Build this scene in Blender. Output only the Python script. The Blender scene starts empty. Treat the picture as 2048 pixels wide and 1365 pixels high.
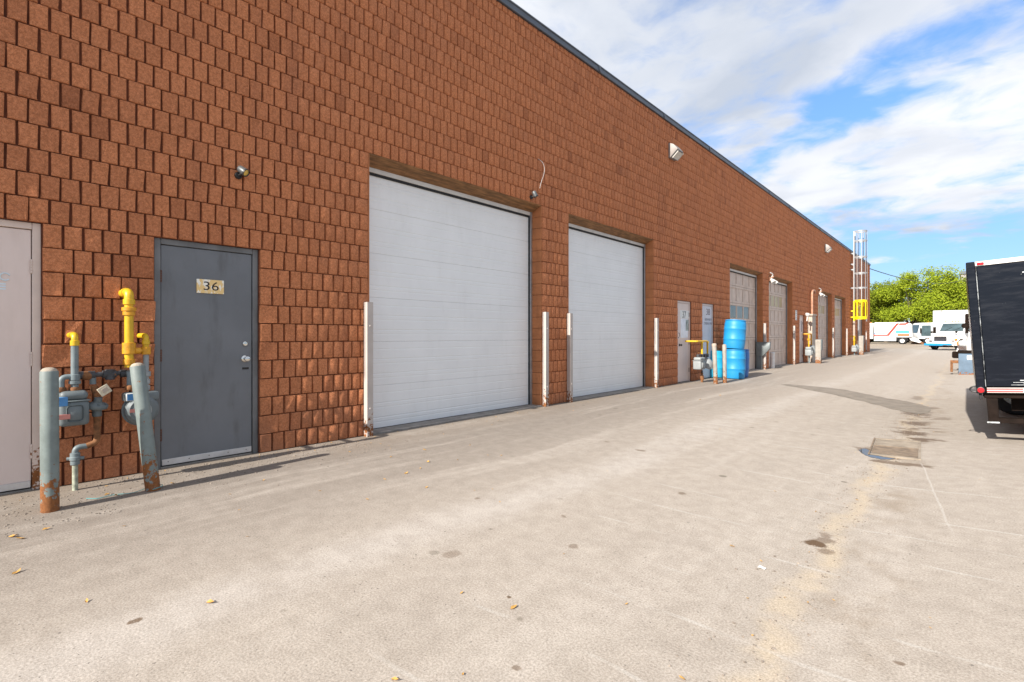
import bpy, bmesh, math, random
import numpy as np
from mathutils import Vector, Matrix

random.seed(7)
RNG = np.random.default_rng(7)
scene = bpy.context.scene
COL = scene.collection
R = math.radians

# ------------------------------------------------------------------ camera
F_PX, CX, HY = 1042.0, 1024.0, 671.0          # focal length, centre column and horizon row of the 2048 px photograph
TH = R(41.16)                                 # the wall runs along +Y, the camera is turned this far towards it
ST, CT = math.sin(TH), math.cos(TH)
EYE = 1.273
WX = -5.742                                   # face of the block wall
cam_d = bpy.data.cameras.new('camera')
cam_d.sensor_width = 36.0
cam_d.lens = 36.0 * F_PX / 2048.0
cam_d.shift_y = (HY - 682.5) / 2048.0
cam_d.clip_start = 0.05
cam_d.clip_end = 3000
cam = bpy.data.objects.new('camera', cam_d)
COL.objects.link(cam)
cam.location = (0, 0, EYE)
cam.rotation_euler = (R(90), 0, TH)
scene.camera = cam

# ------------------------------------------------------------------ node helper
class NT:
    def __init__(s, tree):
        s.t = tree
        s.n = tree.nodes
        s.l = tree.links
    def node(s, typ, **kw):
        nd = s.n.new(typ)
        for k, v in kw.items():
            setattr(nd, k, v)
        return nd
    def put(s, sock, v):
        if v is None:
            return
        if hasattr(v, 'is_output'):
            s.l.new(v, sock)
        elif isinstance(v, (tuple, list)):
            if sock.type == 'RGBA' and len(v) == 3:
                v = (*v, 1)
            sock.default_value = v
        else:
            sock.default_value = v
    def math(s, op, a, b=None, c=None, clamp=False):
        nd = s.node('ShaderNodeMath', operation=op)
        nd.use_clamp = clamp
        for i, v in enumerate((a, b, c)):
            s.put(nd.inputs[i], v)
        return nd.outputs[0]
    def vmath(s, op, a, b=None):
        nd = s.node('ShaderNodeVectorMath', operation=op)
        s.put(nd.inputs[0], a)
        s.put(nd.inputs[1], b)
        return nd.outputs[0]
    def mix(s, f, a, b, blend='MIX'):
        nd = s.node('ShaderNodeMix', data_type='RGBA', blend_type=blend)
        s.put(nd.inputs[0], f)
        s.put(nd.inputs[6], a)
        s.put(nd.inputs[7], b)
        return nd.outputs[2]
    def noise(s, vec, scale, detail=4, rough=0.55, dist=0.0):
        nd = s.node('ShaderNodeTexNoise')
        s.put(nd.inputs['Vector'], vec)
        nd.inputs['Scale'].default_value = scale
        nd.inputs['Detail'].default_value = detail
        nd.inputs['Roughness'].default_value = rough
        nd.inputs['Distortion'].default_value = dist
        return nd.outputs['Fac']
    def voro(s, vec, scale, feature='F1', out='Distance'):
        nd = s.node('ShaderNodeTexVoronoi', feature=feature, voronoi_dimensions='2D')
        s.put(nd.inputs['Vector'], vec)
        nd.inputs['Scale'].default_value = scale
        return nd.outputs[out]
    def step(s, v, lo, hi, a=0.0, b=1.0):
        nd = s.node('ShaderNodeMapRange', interpolation_type='SMOOTHSTEP')
        s.put(nd.inputs[0], v)
        for i, q in enumerate((lo, hi, a, b)):
            s.put(nd.inputs[i + 1], q)
        return nd.outputs[0]
    def xyz(s, vec):
        nd = s.node('ShaderNodeSeparateXYZ')
        s.put(nd.inputs[0], vec)
        return nd.outputs
    def comb(s, x, y, z):
        nd = s.node('ShaderNodeCombineXYZ')
        for i, v in enumerate((x, y, z)):
            s.put(nd.inputs[i], v)
        return nd.outputs[0]
    def bump(s, h, strength=0.5, dist=0.01, normal=None):
        nd = s.node('ShaderNodeBump')
        nd.inputs['Strength'].default_value = strength
        nd.inputs['Distance'].default_value = dist
        s.put(nd.inputs['Height'], h)
        s.put(nd.inputs['Normal'], normal)
        return nd.outputs[0]

# ------------------------------------------------------------------ sky, sun, exposure
SUN_EL, SUN_OFF = R(31.6), R(0.15)
world = bpy.data.worlds.new('World')
scene.world = world
world.use_nodes = True
w = NT(world.node_tree)
w.n.clear()
sky = w.node('ShaderNodeTexSky', sky_type='NISHITA')
sky.sun_disc = False
sky.sun_elevation = SUN_EL
sky.sun_rotation = math.pi - SUN_OFF
sky.air_density = 1.0
sky.dust_density = 0.1
sky.ozone_density = 2.5
tc = w.node('ShaderNodeTexCoord')
d = tc.outputs['Generated']
dx, dy, dz = w.xyz(d)[:]
zz = w.math('ADD', w.math('MAXIMUM', dz, 0.0), 0.10)
u = w.math('DIVIDE', dx, zz)
v = w.math('DIVIDE', dy, zz)
uv = w.comb(u, v, 0.0)
warp = w.noise(uv, 2.0, 3, 0.5)
uvw = w.vmath('ADD', uv, w.comb(w.math('MULTIPLY', warp, 0.35), w.math('MULTIPLY', warp, -0.25), 0.0))
big = w.noise(w.vmath('ADD', uvw, (-2.34, 1.87, 0.0)), 1.15, 8, 0.55)
fine = w.noise(uvw, 4.2, 8, 0.58)
# an open lane between two cloud fields, running across the deck
lane = w.math('ADD', w.math('ADD', w.math('MULTIPLY', u, 0.62), w.math('MULTIPLY', v, 0.78)), -1.42)
lane = w.math('ADD', lane, w.math('MULTIPLY', w.math('SUBTRACT', warp, 0.5), 0.7))
lane = w.step(w.math('ABSOLUTE', lane), 0.0, 0.24, 0.12, 0.0)
dens = w.math('ADD', w.math('MULTIPLY', big, 0.62), w.math('MULTIPLY', fine, 0.40))
dens = w.math('SUBTRACT', dens, lane)
low = w.step(dz, 0.10, 0.24, -0.15, 0.075)
dens = w.math('ADD', dens, low)
cover = w.step(dens, 0.40, 0.60)
cover = w.math('MULTIPLY', cover, w.step(dz, 0.015, 0.10))
# cloud tone: broad grey bellies under bright tops
shade = w.noise(w.vmath('ADD', uvw, (-4.72, 0.80, 2.0)), 0.62, 4, 0.5)
lump = w.noise(w.vmath('ADD', uvw, (5.0, 2.0, 0.0)), 2.3, 6, 0.55)
tone = w.math('ADD', w.step(shade, 0.42, 0.62, 0.0, 0.9), w.step(lump, 0.42, 0.72, 0.0, 0.42), None, True)
ccol = w.mix(tone, (4.95, 5.05, 5.3), (3.0, 3.3, 3.85))
skyc = w.mix(1.0, sky.outputs[0], w.mix(w.step(dz, 0.0, 0.45), (0.38, 0.45, 0.58), (0.80, 0.98, 1.16)), 'MULTIPLY')
skyc = w.mix(cover, skyc, ccol)
bg = w.node('ShaderNodeBackground')
w.put(bg.inputs[0], skyc)
bg.inputs[1].default_value = 0.082
wo = w.node('ShaderNodeOutputWorld')
w.l.new(bg.outputs[0], wo.inputs[0])

sun_d = bpy.data.lights.new('sun', 'SUN')
sun_d.energy = 3.5
sun_d.angle = R(0.53)
sun_d.color = (1.0, 0.94, 0.85)
sun = bpy.data.objects.new('sun', sun_d)
COL.objects.link(sun)
sun.rotation_euler = Vector((-math.sin(SUN_OFF) * math.cos(SUN_EL), math.cos(SUN_OFF) * math.cos(SUN_EL),
                             -math.sin(SUN_EL))).to_track_quat('-Z', 'Y').to_euler()
sun.location = (0, -20, 15)
scene.view_settings.view_transform = 'Standard'
scene.view_settings.look = 'None'
scene.view_settings.gamma = 1.0
scene.view_settings.exposure = 1.32
scene.render.engine = 'CYCLES'
scene.cycles.use_denoising = True
scene.cycles.max_bounces = 8

# ------------------------------------------------------------------ placing helpers
def gz(x):                                    # height of the yard: it falls to a gutter line and rises again
    pts = [(-400, 0.0), (-5.742, 0.0), (-0.70, -0.108), (-0.55, -0.108), (2.5, 0.079), (6, 0.15), (400, 0.15)]
    for (a, za), (b, zb) in zip(pts, pts[1:]):
        if x <= b:
            return za + (zb - za) * (x - a) / (b - a)
    return 0.15

def ray(px, py):
    a, b = (px - CX) / F_PX, (HY - py) / F_PX
    return Vector((a * CT - ST, a * ST + CT, b))

def W(px, py, off=0.0):                       # the point of the plane that lies off metres in front of the wall
    r = ray(px, py)
    return Vector((0, 0, EYE)) + r * ((WX + off) / r.x)

def G(px, py):                                # the point of the yard
    r = ray(px, py)
    z = 0.0
    for _ in range(12):
        t = (z - EYE) / r.z
        z = gz(r.x * t)
    return Vector((r.x * t, r.y * t, z))

def at(px, y):                                 # sideways place of a column at a distance along the lane
    k = ray(px, HY)
    return k.x / k.y * y

def wy(px):                                   # distance along the wall
    return W(px, HY).y

# ------------------------------------------------------------------ mesh helpers
ORG = {}

class MB:
    def __init__(s):
        s.bm = bmesh.new()
    def box(s, x0, x1, y0, y1, z0, z1, b=0.0, seg=1):
        r = bmesh.ops.create_cube(s.bm, size=1.0)
        for q in r['verts']:
            q.co = Vector(((x0 + x1) / 2 + q.co.x * (x1 - x0), (y0 + y1) / 2 + q.co.y * (y1 - y0),
                           (z0 + z1) / 2 + q.co.z * (z1 - z0)))
        if b > 0:
            es = list({e for q in r['verts'] for e in q.link_edges})
            bmesh.ops.bevel(s.bm, geom=es, offset=b, segments=seg, affect='EDGES', profile=0.5)
        return s
    def obox(s, c, size, mat3, b=0.0):
        r = bmesh.ops.create_cube(s.bm, size=1.0)
        vs = r['verts']
        for q in vs:
            q.co = Vector(c) + mat3 @ Vector((q.co.x * size[0], q.co.y * size[1], q.co.z * size[2]))
        if b > 0:
            es = list({e for q in vs for e in q.link_edges})
            bmesh.ops.bevel(s.bm, geom=es, offset=b, segments=1, affect='EDGES')
        return s
    def rings(s, rings, closed=True, caps=True):
        vr = [[s.bm.verts.new(p) for p in ring] for ring in rings]
        n = len(vr[0])
        for a, b in zip(vr, vr[1:]):
            for i in range(n if closed else n - 1):
                j = (i + 1) % n
                try:
                    s.bm.faces.new((a[i], a[j], b[j], b[i]))
                except ValueError:
                    pass
        if caps and closed:
            for ring in (vr[0][::-1], vr[-1]):
                try:
                    s.bm.faces.new(ring)
                except ValueError:
                    pass
        return s
    def tube(s, pts, r, n=10, bend=0.0, caps=True):
        pts = [Vector(p) for p in pts]
        if bend > 0 and len(pts) > 2:
            out = [pts[0]]
            for a, b, c in zip(pts, pts[1:], pts[2:]):
                u1, u2 = (a - b), (c - b)
                k = min(bend, u1.length * 0.49, u2.length * 0.49)
                p, q = b + u1.normalized() * k, b + u2.normalized() * k
                for i in range(6):
                    t = i / 5
                    out.append(p * (1 - t) ** 2 + b * 2 * t * (1 - t) + q * t * t)
            out.append(pts[-1])
            pts = out
        rr = r if isinstance(r, (list, tuple)) else [r] * len(pts)
        rings, ref = [], None
        for i, p in enumerate(pts):
            t = (pts[min(i + 1, len(pts) - 1)] - pts[max(i - 1, 0)]).normalized()
            if ref is None:
                ref = t.orthogonal().normalized()
            ref = (ref - t * ref.dot(t)).normalized()
            bn = t.cross(ref)
            rings.append([p + (ref * math.cos(2 * math.pi * k / n) + bn * math.sin(2 * math.pi * k / n)) * rr[i] for k in range(n)])
        return s.rings(rings, True, caps)
    def lathe(s, prof, c=(0, 0, 0), axis=(0, 0, 1), n=20, caps=True):
        ax = Vector(axis).normalized()
        e1 = ax.orthogonal().normalized()
        e2 = ax.cross(e1)
        c = Vector(c)
        rings = [[c + ax * h + (e1 * math.cos(2 * math.pi * k / n) + e2 * math.sin(2 * math.pi * k / n)) * max(r, 1e-4) for k in range(n)] for r, h in prof]
        return s.rings(rings, True, caps)
    def prism(s, poly, a, b, axis='y', bev=0.0):
        def P(p, t):
            return {'y': (p[0], t, p[1]), 'x': (t, p[0], p[1]), 'z': (p[0], p[1], t)}[axis]
        va = [s.bm.verts.new(P(p, a)) for p in poly]
        vb = [s.bm.verts.new(P(p, b)) for p in poly]
        n = len(poly)
        fs = [s.bm.faces.new(va[::-1]), s.bm.faces.new(vb)]
        for i in range(n):
            j = (i + 1) % n
            fs.append(s.bm.faces.new((va[i], va[j], vb[j], vb[i])))
        if bev > 0:
            es = list({e for f in fs for e in f.edges})
            bmesh.ops.bevel(s.bm, geom=es, offset=bev, segments=2, affect='EDGES', profile=0.5)
        return s
    def quad(s, *p):
        s.bm.faces.new([s.bm.verts.new(q) for q in p])
        return s
    def build(s, name, mat, parent=None, local=False, smooth=True, loc=None):
        bmesh.ops.recalc_face_normals(s.bm, faces=s.bm.faces)
        me = bpy.data.meshes.new(name)
        org = Vector(loc) if loc is not None else None
        if parent is not None and not local:
            org = ORG.get(parent.name, Vector())
        if org is not None and org.length > 0:
            for q in s.bm.verts:
                q.co -= org
        s.bm.to_mesh(me)
        s.bm.free()
        me.materials.append(mat)
        if smooth:
            me.polygons.foreach_set('use_smooth', [True] * len(me.polygons))
            me.set_sharp_from_angle(angle=R(38))
        o = bpy.data.objects.new(name, me)
        COL.objects.link(o)
        if parent is not None:
            o.parent = parent
            if not local:
                ORG[o.name] = org                  # part origin coincides with its thing's origin
        elif org is not None:
            o.location = org
        return o

def tag(o, label, cat=None, group=None, kind=None):
    if label:
        o['label'] = label
    if cat:
        o['category'] = cat
    if group:
        o['group'] = group
    if kind:
        o['kind'] = kind
    return o

def thing(name, loc, label, cat, group=None, rot=None):
    o = bpy.data.objects.new(name, None)
    o.empty_display_size = 0.2
    COL.objects.link(o)
    o.location = loc
    if rot:
        o.rotation_euler = rot
    ORG[o.name] = Vector(loc)
    return tag(o, label, cat, group)

def text_on_wall(name, body, size, y, z, x, mat, parent, sx=1.0):
    cu = bpy.data.curves.new('lettering', 'FONT')
    cu.body = body
    cu.size = size
    cu.align_x = 'CENTER'
    cu.align_y = 'CENTER'
    cu.resolution_u = 3
    t = bpy.data.objects.new('lettering', cu)
    COL.objects.link(t)
    bpy.context.view_layer.update()
    me = bpy.data.meshes.new_from_object(t.evaluated_get(bpy.context.evaluated_depsgraph_get()))
    bpy.data.objects.remove(t)
    org = ORG.get(parent.name, Vector())
    for q in me.vertices:
        q.co = Vector((x, y + q.co.x * sx, z + q.co.y)) - org
    me.materials.clear()
    me.materials.append(mat)
    o = bpy.data.objects.new(name, me)
    COL.objects.link(o)
    o.parent = parent
    ORG[o.name] = org
    return o

# ------------------------------------------------------------------ materials
def new_mat(name):
    m = bpy.data.materials.new(name)
    m.use_nodes = True
    t = NT(m.node_tree)
    bs = t.n['Principled BSDF']
    return m, t, bs

def paint(name, col, rough=0.5, metal=0.0, var=0.10, scale=6.0, bump=0.0, rust=0.0, rust_z=None, grime=0.0, spec=0.5, stretch=None):
    m, t, bs = new_mat(name)
    pos = t.node('ShaderNodeNewGeometry').outputs['Position']
    p = t.vmath('MULTIPLY', pos, stretch) if stretch else pos
    n1 = t.noise(p, scale, 5, 0.6)
    f = t.step(n1, 0.3, 0.7, 1.0 - var, 1.0 + var)
    c = t.mix(1.0, (*col, 1), t.comb(f, f, f), 'MULTIPLY')
    rg = rough
    if grime > 0:
        n3 = t.noise(t.vmath('MULTIPLY', pos, (3.0, 3.0, 0.8)), 2.2, 6, 0.65)
        c = t.mix(t.step(n3, 0.48, 0.75, 0.0, grime), c, (col[0] * 0.45, col[1] * 0.40, col[2] * 0.34))
    if rust > 0:
        n2 = t.noise(pos, 22.0, 6, 0.65)
        if rust_z:
            z = t.xyz(pos)[2]
            n2 = t.math('ADD', n2, t.step(z, rust_z[0], rust_z[1], rust_z[2] if len(rust_z) > 2 else 0.35, 0.0))
        k = t.step(n2, 0.72 - rust * 0.2, 0.78 - rust * 0.2)
        rc = t.mix(t.noise(pos, 60, 3), (0.09, 0.030, 0.012), (0.34, 0.13, 0.035))
        c = t.mix(k, c, rc)
        rg = t.math('ADD', t.math('MULTIPLY', k, 0.9 - rough), rough)
    t.put(bs.inputs['Base Color'], c)
    t.put(bs.inputs['Roughness'], rg)
    bs.inputs['Metallic'].default_value = metal
    bs.inputs['Specular IOR Level'].default_value = spec
    if bump > 0:
        t.put(bs.inputs['Normal'], t.bump(t.noise(pos, scale * 6, 4), 0.4, bump))
    return m

def make_brick(name='split_face_block'):
    m, t, bs = new_mat(name)
    geo = t.node('ShaderNodeNewGeometry')
    pos = geo.outputs['Position']
    rnd = t.math('FRACT', t.math('ADD', geo.outputs['Random Per Island'], t.node('ShaderNodeObjectInfo').outputs['Random']))
    c = t.mix(rnd, (0.560, 0.212, 0.096), (0.465, 0.174, 0.080))
    c = t.mix(t.step(t.math('FRACT', t.math('MULTIPLY', rnd, 7.31)), 0.93, 0.99, 0.0, 0.55), c, (0.27, 0.092, 0.044))
    # broad weathering and vertical rain streaks
    broad = t.noise(pos, 0.55, 5, 0.6)
    c = t.mix(t.step(broad, 0.35, 0.70, 0.0, 0.40), c, (0.575, 0.216, 0.092))
    streak = t.noise(t.vmath('MULTIPLY', pos, (1, 2.6, 0.22)), 1.6, 5, 0.6)
    c = t.mix(t.step(streak, 0.54, 0.72, 0.0, 0.38), c, (0.33, 0.120, 0.062))
    grain = t.noise(pos, 210, 3, 0.7)
    c = t.mix(1.0, c, t.mix(t.step(grain, 0.35, 0.68), (0.80, 0.78, 0.75), (1.22, 1.25, 1.3)), 'MULTIPLY')
    mot = t.noise(pos, 48, 5, 0.7)
    c = t.mix(1.0, c, t.mix(t.step(mot, 0.30, 0.70), (0.74, 0.72, 0.70), (1.20, 1.22, 1.25)), 'MULTIPLY')
    speck = t.step(t.noise(pos, 120, 2, 0.5), 0.68, 0.74, 0, 0.35)
    c = t.mix(speck, c, (0.60, 0.34, 0.19))
    # splash zone near the ground
    z = t.xyz(pos)[2]
    c = t.mix(t.math('MULTIPLY', t.step(z, 0.05, 0.75, 1.0, 0.0), t.step(t.noise(pos, 3.0, 4), 0.35, 0.65, 0.1, 0.55)), c, (0.25, 0.118, 0.072))
    t.put(bs.inputs['Base Color'], c)
    bs.inputs['Roughness'].default_value = 0.92
    bs.inputs['Specular IOR Level'].default_value = 0.2
    h = t.math('ADD', t.noise(pos, 34, 6, 0.65), t.math('MULTIPLY', t.noise(pos, 130, 3, 0.6), 0.5))
    t.put(bs.inputs['Normal'], t.bump(h, 1.0, 0.014))
    return m

M = {}
M['brick'] = make_brick()
M['mortar'] = paint('mortar', (0.150, 0.050, 0.025), 0.95, var=0.25, scale=9, bump=0.006)
M['jamb'] = paint('jamb_paint', (0.46, 0.172, 0.066), 0.8, var=0.14, scale=4, bump=0.003, grime=0.35)
M['coping'] = paint('coping_metal', (0.10, 0.115, 0.14), 0.45, metal=0.3, var=0.12, scale=2)
M['wood'] = paint('soffit_wood', (0.23, 0.115, 0.045), 0.75, var=0.45, scale=5, bump=0.004, stretch=(6, 0.6, 6), grime=0.5)
M['door_white'] = paint('door_white', (0.80, 0.805, 0.805), 0.45, var=0.025, scale=1.5, grime=0.07)
M['trim_white'] = paint('trim_white', (0.62, 0.60, 0.57), 0.5, var=0.08)
M['rubber'] = paint('rubber_black', (0.012, 0.012, 0.014), 0.7)
M['galv'] = paint('galvanised', (0.42, 0.43, 0.44), 0.42, metal=0.6, var=0.12)
M['sill'] = paint('sill_concrete', (0.24, 0.22, 0.20), 0.9, var=0.2, scale=7, bump=0.004, grime=0.5)
M['beige_door'] = paint('beige_door', (0.60, 0.485, 0.41), 0.6, var=0.09, scale=3, grime=0.55)
M['glass'] = paint('dusty_glass', (0.10, 0.11, 0.14), 0.12, var=0.3, scale=1.5)
M['amber_pane'] = paint('yellowed_pane', (0.42, 0.31, 0.13), 0.3, var=0.15, scale=2)
M['grey_door'] = paint('grey_door', (0.150, 0.158, 0.172), 0.42, var=0.10, scale=1.4, grime=0.45)
M['grey_frame'] = paint('grey_frame', (0.15, 0.152, 0.155), 0.5, var=0.18, scale=4, grime=0.4)
M['pink_door'] = paint('pink_door', (0.70, 0.58, 0.53), 0.5, var=0.03, scale=1.4, grime=0.12)
M['pink_rust'] = paint('pink_frame', (0.66, 0.54, 0.47), 0.55, var=0.06, scale=4, rust=0.12, rust_z=(0.02, 0.55, 0.30))
M['lilac_door'] = paint('lilac_door', (0.64, 0.60, 0.62), 0.5, var=0.04, scale=2, grime=0.2)
M['steel_sweep'] = paint('aluminium', (0.62, 0.62, 0.63), 0.35, metal=0.5, var=0.12, scale=8)
M['chrome'] = paint('chrome', (0.70, 0.69, 0.66), 0.15, metal=1.0, var=0.05)
M['hinge'] = paint('hinge_brown', (0.12, 0.05, 0.03), 0.7, var=0.3, scale=20)
M['post'] = paint('post_white', (0.47, 0.415, 0.38), 0.6, var=0.06, scale=5, rust=0.20, rust_z=(0.0, 0.50, 0.26))
M['bollard'] = paint('bollard_grey', (0.165, 0.198, 0.190), 0.6, var=0.16, scale=7, rust=0.42, rust_z=(0.0, 0.42, 0.27), bump=0.002)
M['bollard_tan'] = paint('bollard_tan', (0.30, 0.275, 0.24), 0.6, var=0.16, scale=7, rust=0.36, rust_z=(0.0, 0.45, 0.27))
M['concrete'] = paint('concrete_cap', (0.36, 0.31, 0.25), 0.95, var=0.2, scale=20, bump=0.006)
M['meter'] = paint('meter_grey', (0.135, 0.158, 0.165), 0.5, var=0.10, scale=9, grime=0.35)
M['meter_pale'] = paint('meter_pale', (0.27, 0.29, 0.295), 0.5, var=0.10, scale=9, grime=0.3)
M['pipe_grey'] = paint('pipe_grey', (0.16, 0.195, 0.205), 0.5, var=0.12, scale=14, rust=0.22)
M['pipe_dark'] = paint('pipe_dark', (0.045, 0.045, 0.05), 0.55, var=0.3, scale=14, rust=0.42)
M['yellow'] = paint('gas_yellow', (0.62, 0.38, 0.012), 0.42, var=0.10, scale=14, rust=0.05)
M['ochre'] = paint('gas_ochre', (0.60, 0.28, 0.012), 0.5, var=0.2, scale=18, rust=0.35)
M['rusty'] = paint('rusty_iron', (0.20, 0.085, 0.032), 0.85, var=0.4, scale=24, bump=0.003)
M['copper'] = paint('copper_pipe', (0.46, 0.24, 0.15), 0.5, metal=0.2, var=0.2)
M['label_white'] = paint('label_white', (0.72, 0.72, 0.70), 0.5, var=0.06)
M['label_red'] = paint('label_red', (0.52, 0.20, 0.17), 0.5)
M['label_blue'] = paint('label_blue', (0.06, 0.22, 0.48), 0.4)
M['ink'] = paint('ink_black', (0.016, 0.013, 0.012), 0.6)
M['ink_brown'] = paint('ink_brown', (0.10, 0.035, 0.035), 0.6)
M['ink_faded'] = paint('ink_faded', (0.20, 0.17, 0.185), 0.6)
M['decal'] = paint('decal_pale', (0.60, 0.68, 0.74), 0.4)
M['paper'] = paint('paper', (0.76, 0.79, 0.85), 0.7)
M['picture'] = paint('paper_grey', (0.30, 0.34, 0.32), 0.6, var=0.5, scale=14)
M['black_plastic'] = paint('black_plastic', (0.018, 0.018, 0.02), 0.45)
M['lamp_grey'] = paint('lamp_grey', (0.10, 0.108, 0.112), 0.45, metal=0.3)
M['lamp_white'] = paint('lamp_white', (0.55, 0.54, 0.52), 0.45)
M['lens_yellow'] = paint('lens_yellow', (0.66, 0.45, 0.10), 0.25)
M['lens'] = paint('lamp_lens', (0.55, 0.53, 0.49), 0.15, var=0.2, scale=30)
M['fixture'] = paint('fixture_beige', (0.27, 0.24, 0.225), 0.5)
M['blue_drum'] = paint('drum_blue', (0.012, 0.235, 0.50), 0.5, var=0.05, scale=4, grime=0.12)
M['blue_drum_dark'] = paint('drum_deep_blue', (0.010, 0.12, 0.40), 0.38, var=0.05, scale=4)
M['blue_drum_teal'] = paint('drum_teal', (0.02, 0.33, 0.50), 0.38, var=0.05, scale=4)
M['chute'] = paint('sheet_grey', (0.17, 0.19, 0.195), 0.45, metal=0.3, var=0.1)
M['pvc'] = paint('pvc_white', (0.70, 0.68, 0.66), 0.4)
M['duct'] = paint('duct_beige', (0.40, 0.33, 0.27), 0.6, var=0.1)
M['alu'] = paint('ladder_aluminium', (0.36, 0.36, 0.365), 0.4, metal=0.35, var=0.08)
M['ladder_yellow'] = paint('ladder_yellow', (0.85, 0.62, 0.0), 0.45, var=0.05)

# ------------------------------------------------------------------ ground
def make_ground_mat():
    m, t, bs = new_mat('dusty_asphalt')
    pos = t.node('ShaderNodeNewGeometry').outputs['Position']
    x, y, z = t.xyz(pos)[:]
    flat = t.comb(x, y, 0.0)
    wob = t.noise(flat, 0.32, 3, 0.5)
    wx = t.math('ADD', x, t.math('MULTIPLY', t.math('SUBTRACT', wob, 0.5), 0.7))
    c = t.mix(t.step(wx, -5.0, -2.4), (0.240, 0.208, 0.178), (0.372, 0.328, 0.282))
    c = t.mix(t.step(wx, -0.4, 2.5, 0.0, 0.8), c, (0.350, 0.305, 0.262))
    # dust streaks and wheel bands that run along the lane
    band = t.noise(t.comb(t.math('MULTIPLY', wx, 1.7), t.math('MULTIPLY', y, 0.11), 0.0), 1.0, 7, 0.68)
    c = t.mix(t.step(band, 0.50, 0.66, 0.0, 0.55), c, (0.430, 0.385, 0.338))
    c = t.mix(t.step(band, 0.28, 0.44, 0.35, 0.0), c, (0.265, 0.232, 0.202))
    b2 = t.math('ABSOLUTE', t.math('ADD', wx, 2.75))
    c = t.mix(t.math('MULTIPLY', t.step(b2, 0.03, 0.40, 0.85, 0.0), t.step(t.noise(flat, 1.7, 5), 0.25, 0.6, 0.25, 1.0)), c, (0.43, 0.39, 0.35))
    blot = t.noise(flat, 1.1, 7, 0.62)
    c = t.mix(t.step(blot, 0.50, 0.78, 0.0, 0.30), c, (0.245, 0.210, 0.180))
    b5 = t.noise(flat, 7.0, 6, 0.7)
    c = t.mix(1.0, c, t.mix(t.step(b5, 0.3, 0.7), (0.90, 0.89, 0.88), (1.08, 1.08, 1.08)), 'MULTIPLY')
    # sand washed along the gutter
    gx = t.math('ADD', t.math('ADD', x, 0.68), t.math('MULTIPLY', t.math('SUBTRACT', t.noise(flat, 0.9, 5, 0.65), 0.5), 0.65))
    gd = t.math('ABSOLUTE', gx)
    sand = t.math('MULTIPLY', t.step(gd, 0.005, 0.12, 1.0, 0.0), t.step(t.noise(flat, 2.6, 6, 0.7), 0.32, 0.60, 0.12, 0.80))
    c = t.mix(sand, c, (0.46, 0.380, 0.280))
    gd2 = t.math('ABSOLUTE', t.math('ADD', gx, -0.24))
    brown = t.math('MULTIPLY', t.step(gd2, 0.05, 0.26, 1.0, 0.0), t.step(t.noise(flat, 1.3, 6, 0.7), 0.46, 0.66, 0.0, 0.5))
    c = t.mix(brown, c, (0.235, 0.180, 0.125))
    # damp brown patches in the gutter
    damp = None
    for (px, py, rx, ry, k) in STAINS:
        p = G(px, py)
        nd = t.math('MULTIPLY', t.math('SUBTRACT', t.noise(t.vmath('MULTIPLY', flat, (1.0, 1.6, 1.0)), 5.0, 7, 0.72), 0.5), 3.2)
        ex = t.math('DIVIDE', t.math('SUBTRACT', x, p.x), rx)
        ey = t.math('DIVIDE', t.math('SUBTRACT', y, p.y), ry)
        e = t.math('ADD', t.math('SQRT', t.math('ADD', t.math('MULTIPLY', ex, ex), t.math('MULTIPLY', ey, ey))), nd)
        e = t.step(e, 0.45, 0.85, k, 0.0)
        damp = e if damp is None else t.math('MAXIMUM', damp, e)
    trail = t.math('ABSOLUTE', t.math('ADD', gx, -0.06))
    trail = t.math('MULTIPLY', t.step(trail, 0.10, 0.34, 1.0, 0.0), t.math('MULTIPLY', t.step(y, 7.6, 8.3), t.step(y, 11.0, 13.5, 1.0, 0.0)))
    trail = t.math('MULTIPLY', trail, t.step(t.noise(t.vmath('MULTIPLY', flat, (1.6, 2.6, 1.0)), 1.7, 7, 0.72), 0.50, 0.60, 0.0, 0.8))
    damp = t.math('MAXIMUM', damp, trail)
    c = t.mix(damp, c, (0.120, 0.074, 0.040))
    # gravelly grime along the foot of the wall
    edge = t.math('MULTIPLY', t.step(wx, -5.75, -4.75, 1.0, 0.0), t.step(t.noise(flat, 2.2, 6, 0.7), 0.33, 0.62, 0.15, 0.85))
    c = t.mix(edge, c, (0.225, 0.182, 0.142))
    # old drips and gum
    vd = t.voro(flat, 1.35)
    vc = t.voro(flat, 1.35, 'F1', 'Color')
    pick = t.math('GREATER_THAN', t.xyz(vc)[0], 0.50)
    size = t.math('MULTIPLY', t.math('POWER', t.xyz(vc)[1], 2.0), 0.060)
    vdn = t.math('ADD', vd, t.math('MULTIPLY', t.math('SUBTRACT', t.noise(flat, 24, 3), 0.5), 0.035))
    dot = t.math('MULTIPLY', t.math('MULTIPLY', t.step(t.math('SUBTRACT', vdn, size), -0.012, 0.012, 1.0, 0.0), pick), t.step(t.xyz(vc)[2], 0, 1, 0.25, 0.8))
    c = t.mix(dot, c, (0.145, 0.125, 0.095))
    # pale scratches left across the lane
    sc_ = t.node('ShaderNodeTexWave', wave_type='BANDS', bands_direction='Y')
    t.put(sc_.inputs['Vector'], t.vmath('ADD', t.comb(t.math('MULTIPLY', x, 0.35), y, 0.0), t.comb(0.0, t.math('MULTIPLY', wob, 0.8), 0.0)))
    sc_.inputs['Scale'].default_value = 0.62
    sc_.inputs['Distortion'].default_value = 0.9
    sc_.inputs['Detail'].default_value = 4
    sc_.inputs['Detail Scale'].default_value = 1.2
    scr = t.math('MULTIPLY', t.step(sc_.outputs['Fac'], 0.991, 0.9995), t.math('MULTIPLY', t.step(t.noise(flat, 1.6, 3), 0.46, 0.62, 0, 0.6), t.step(x, -2.8, -1.6)))
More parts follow.
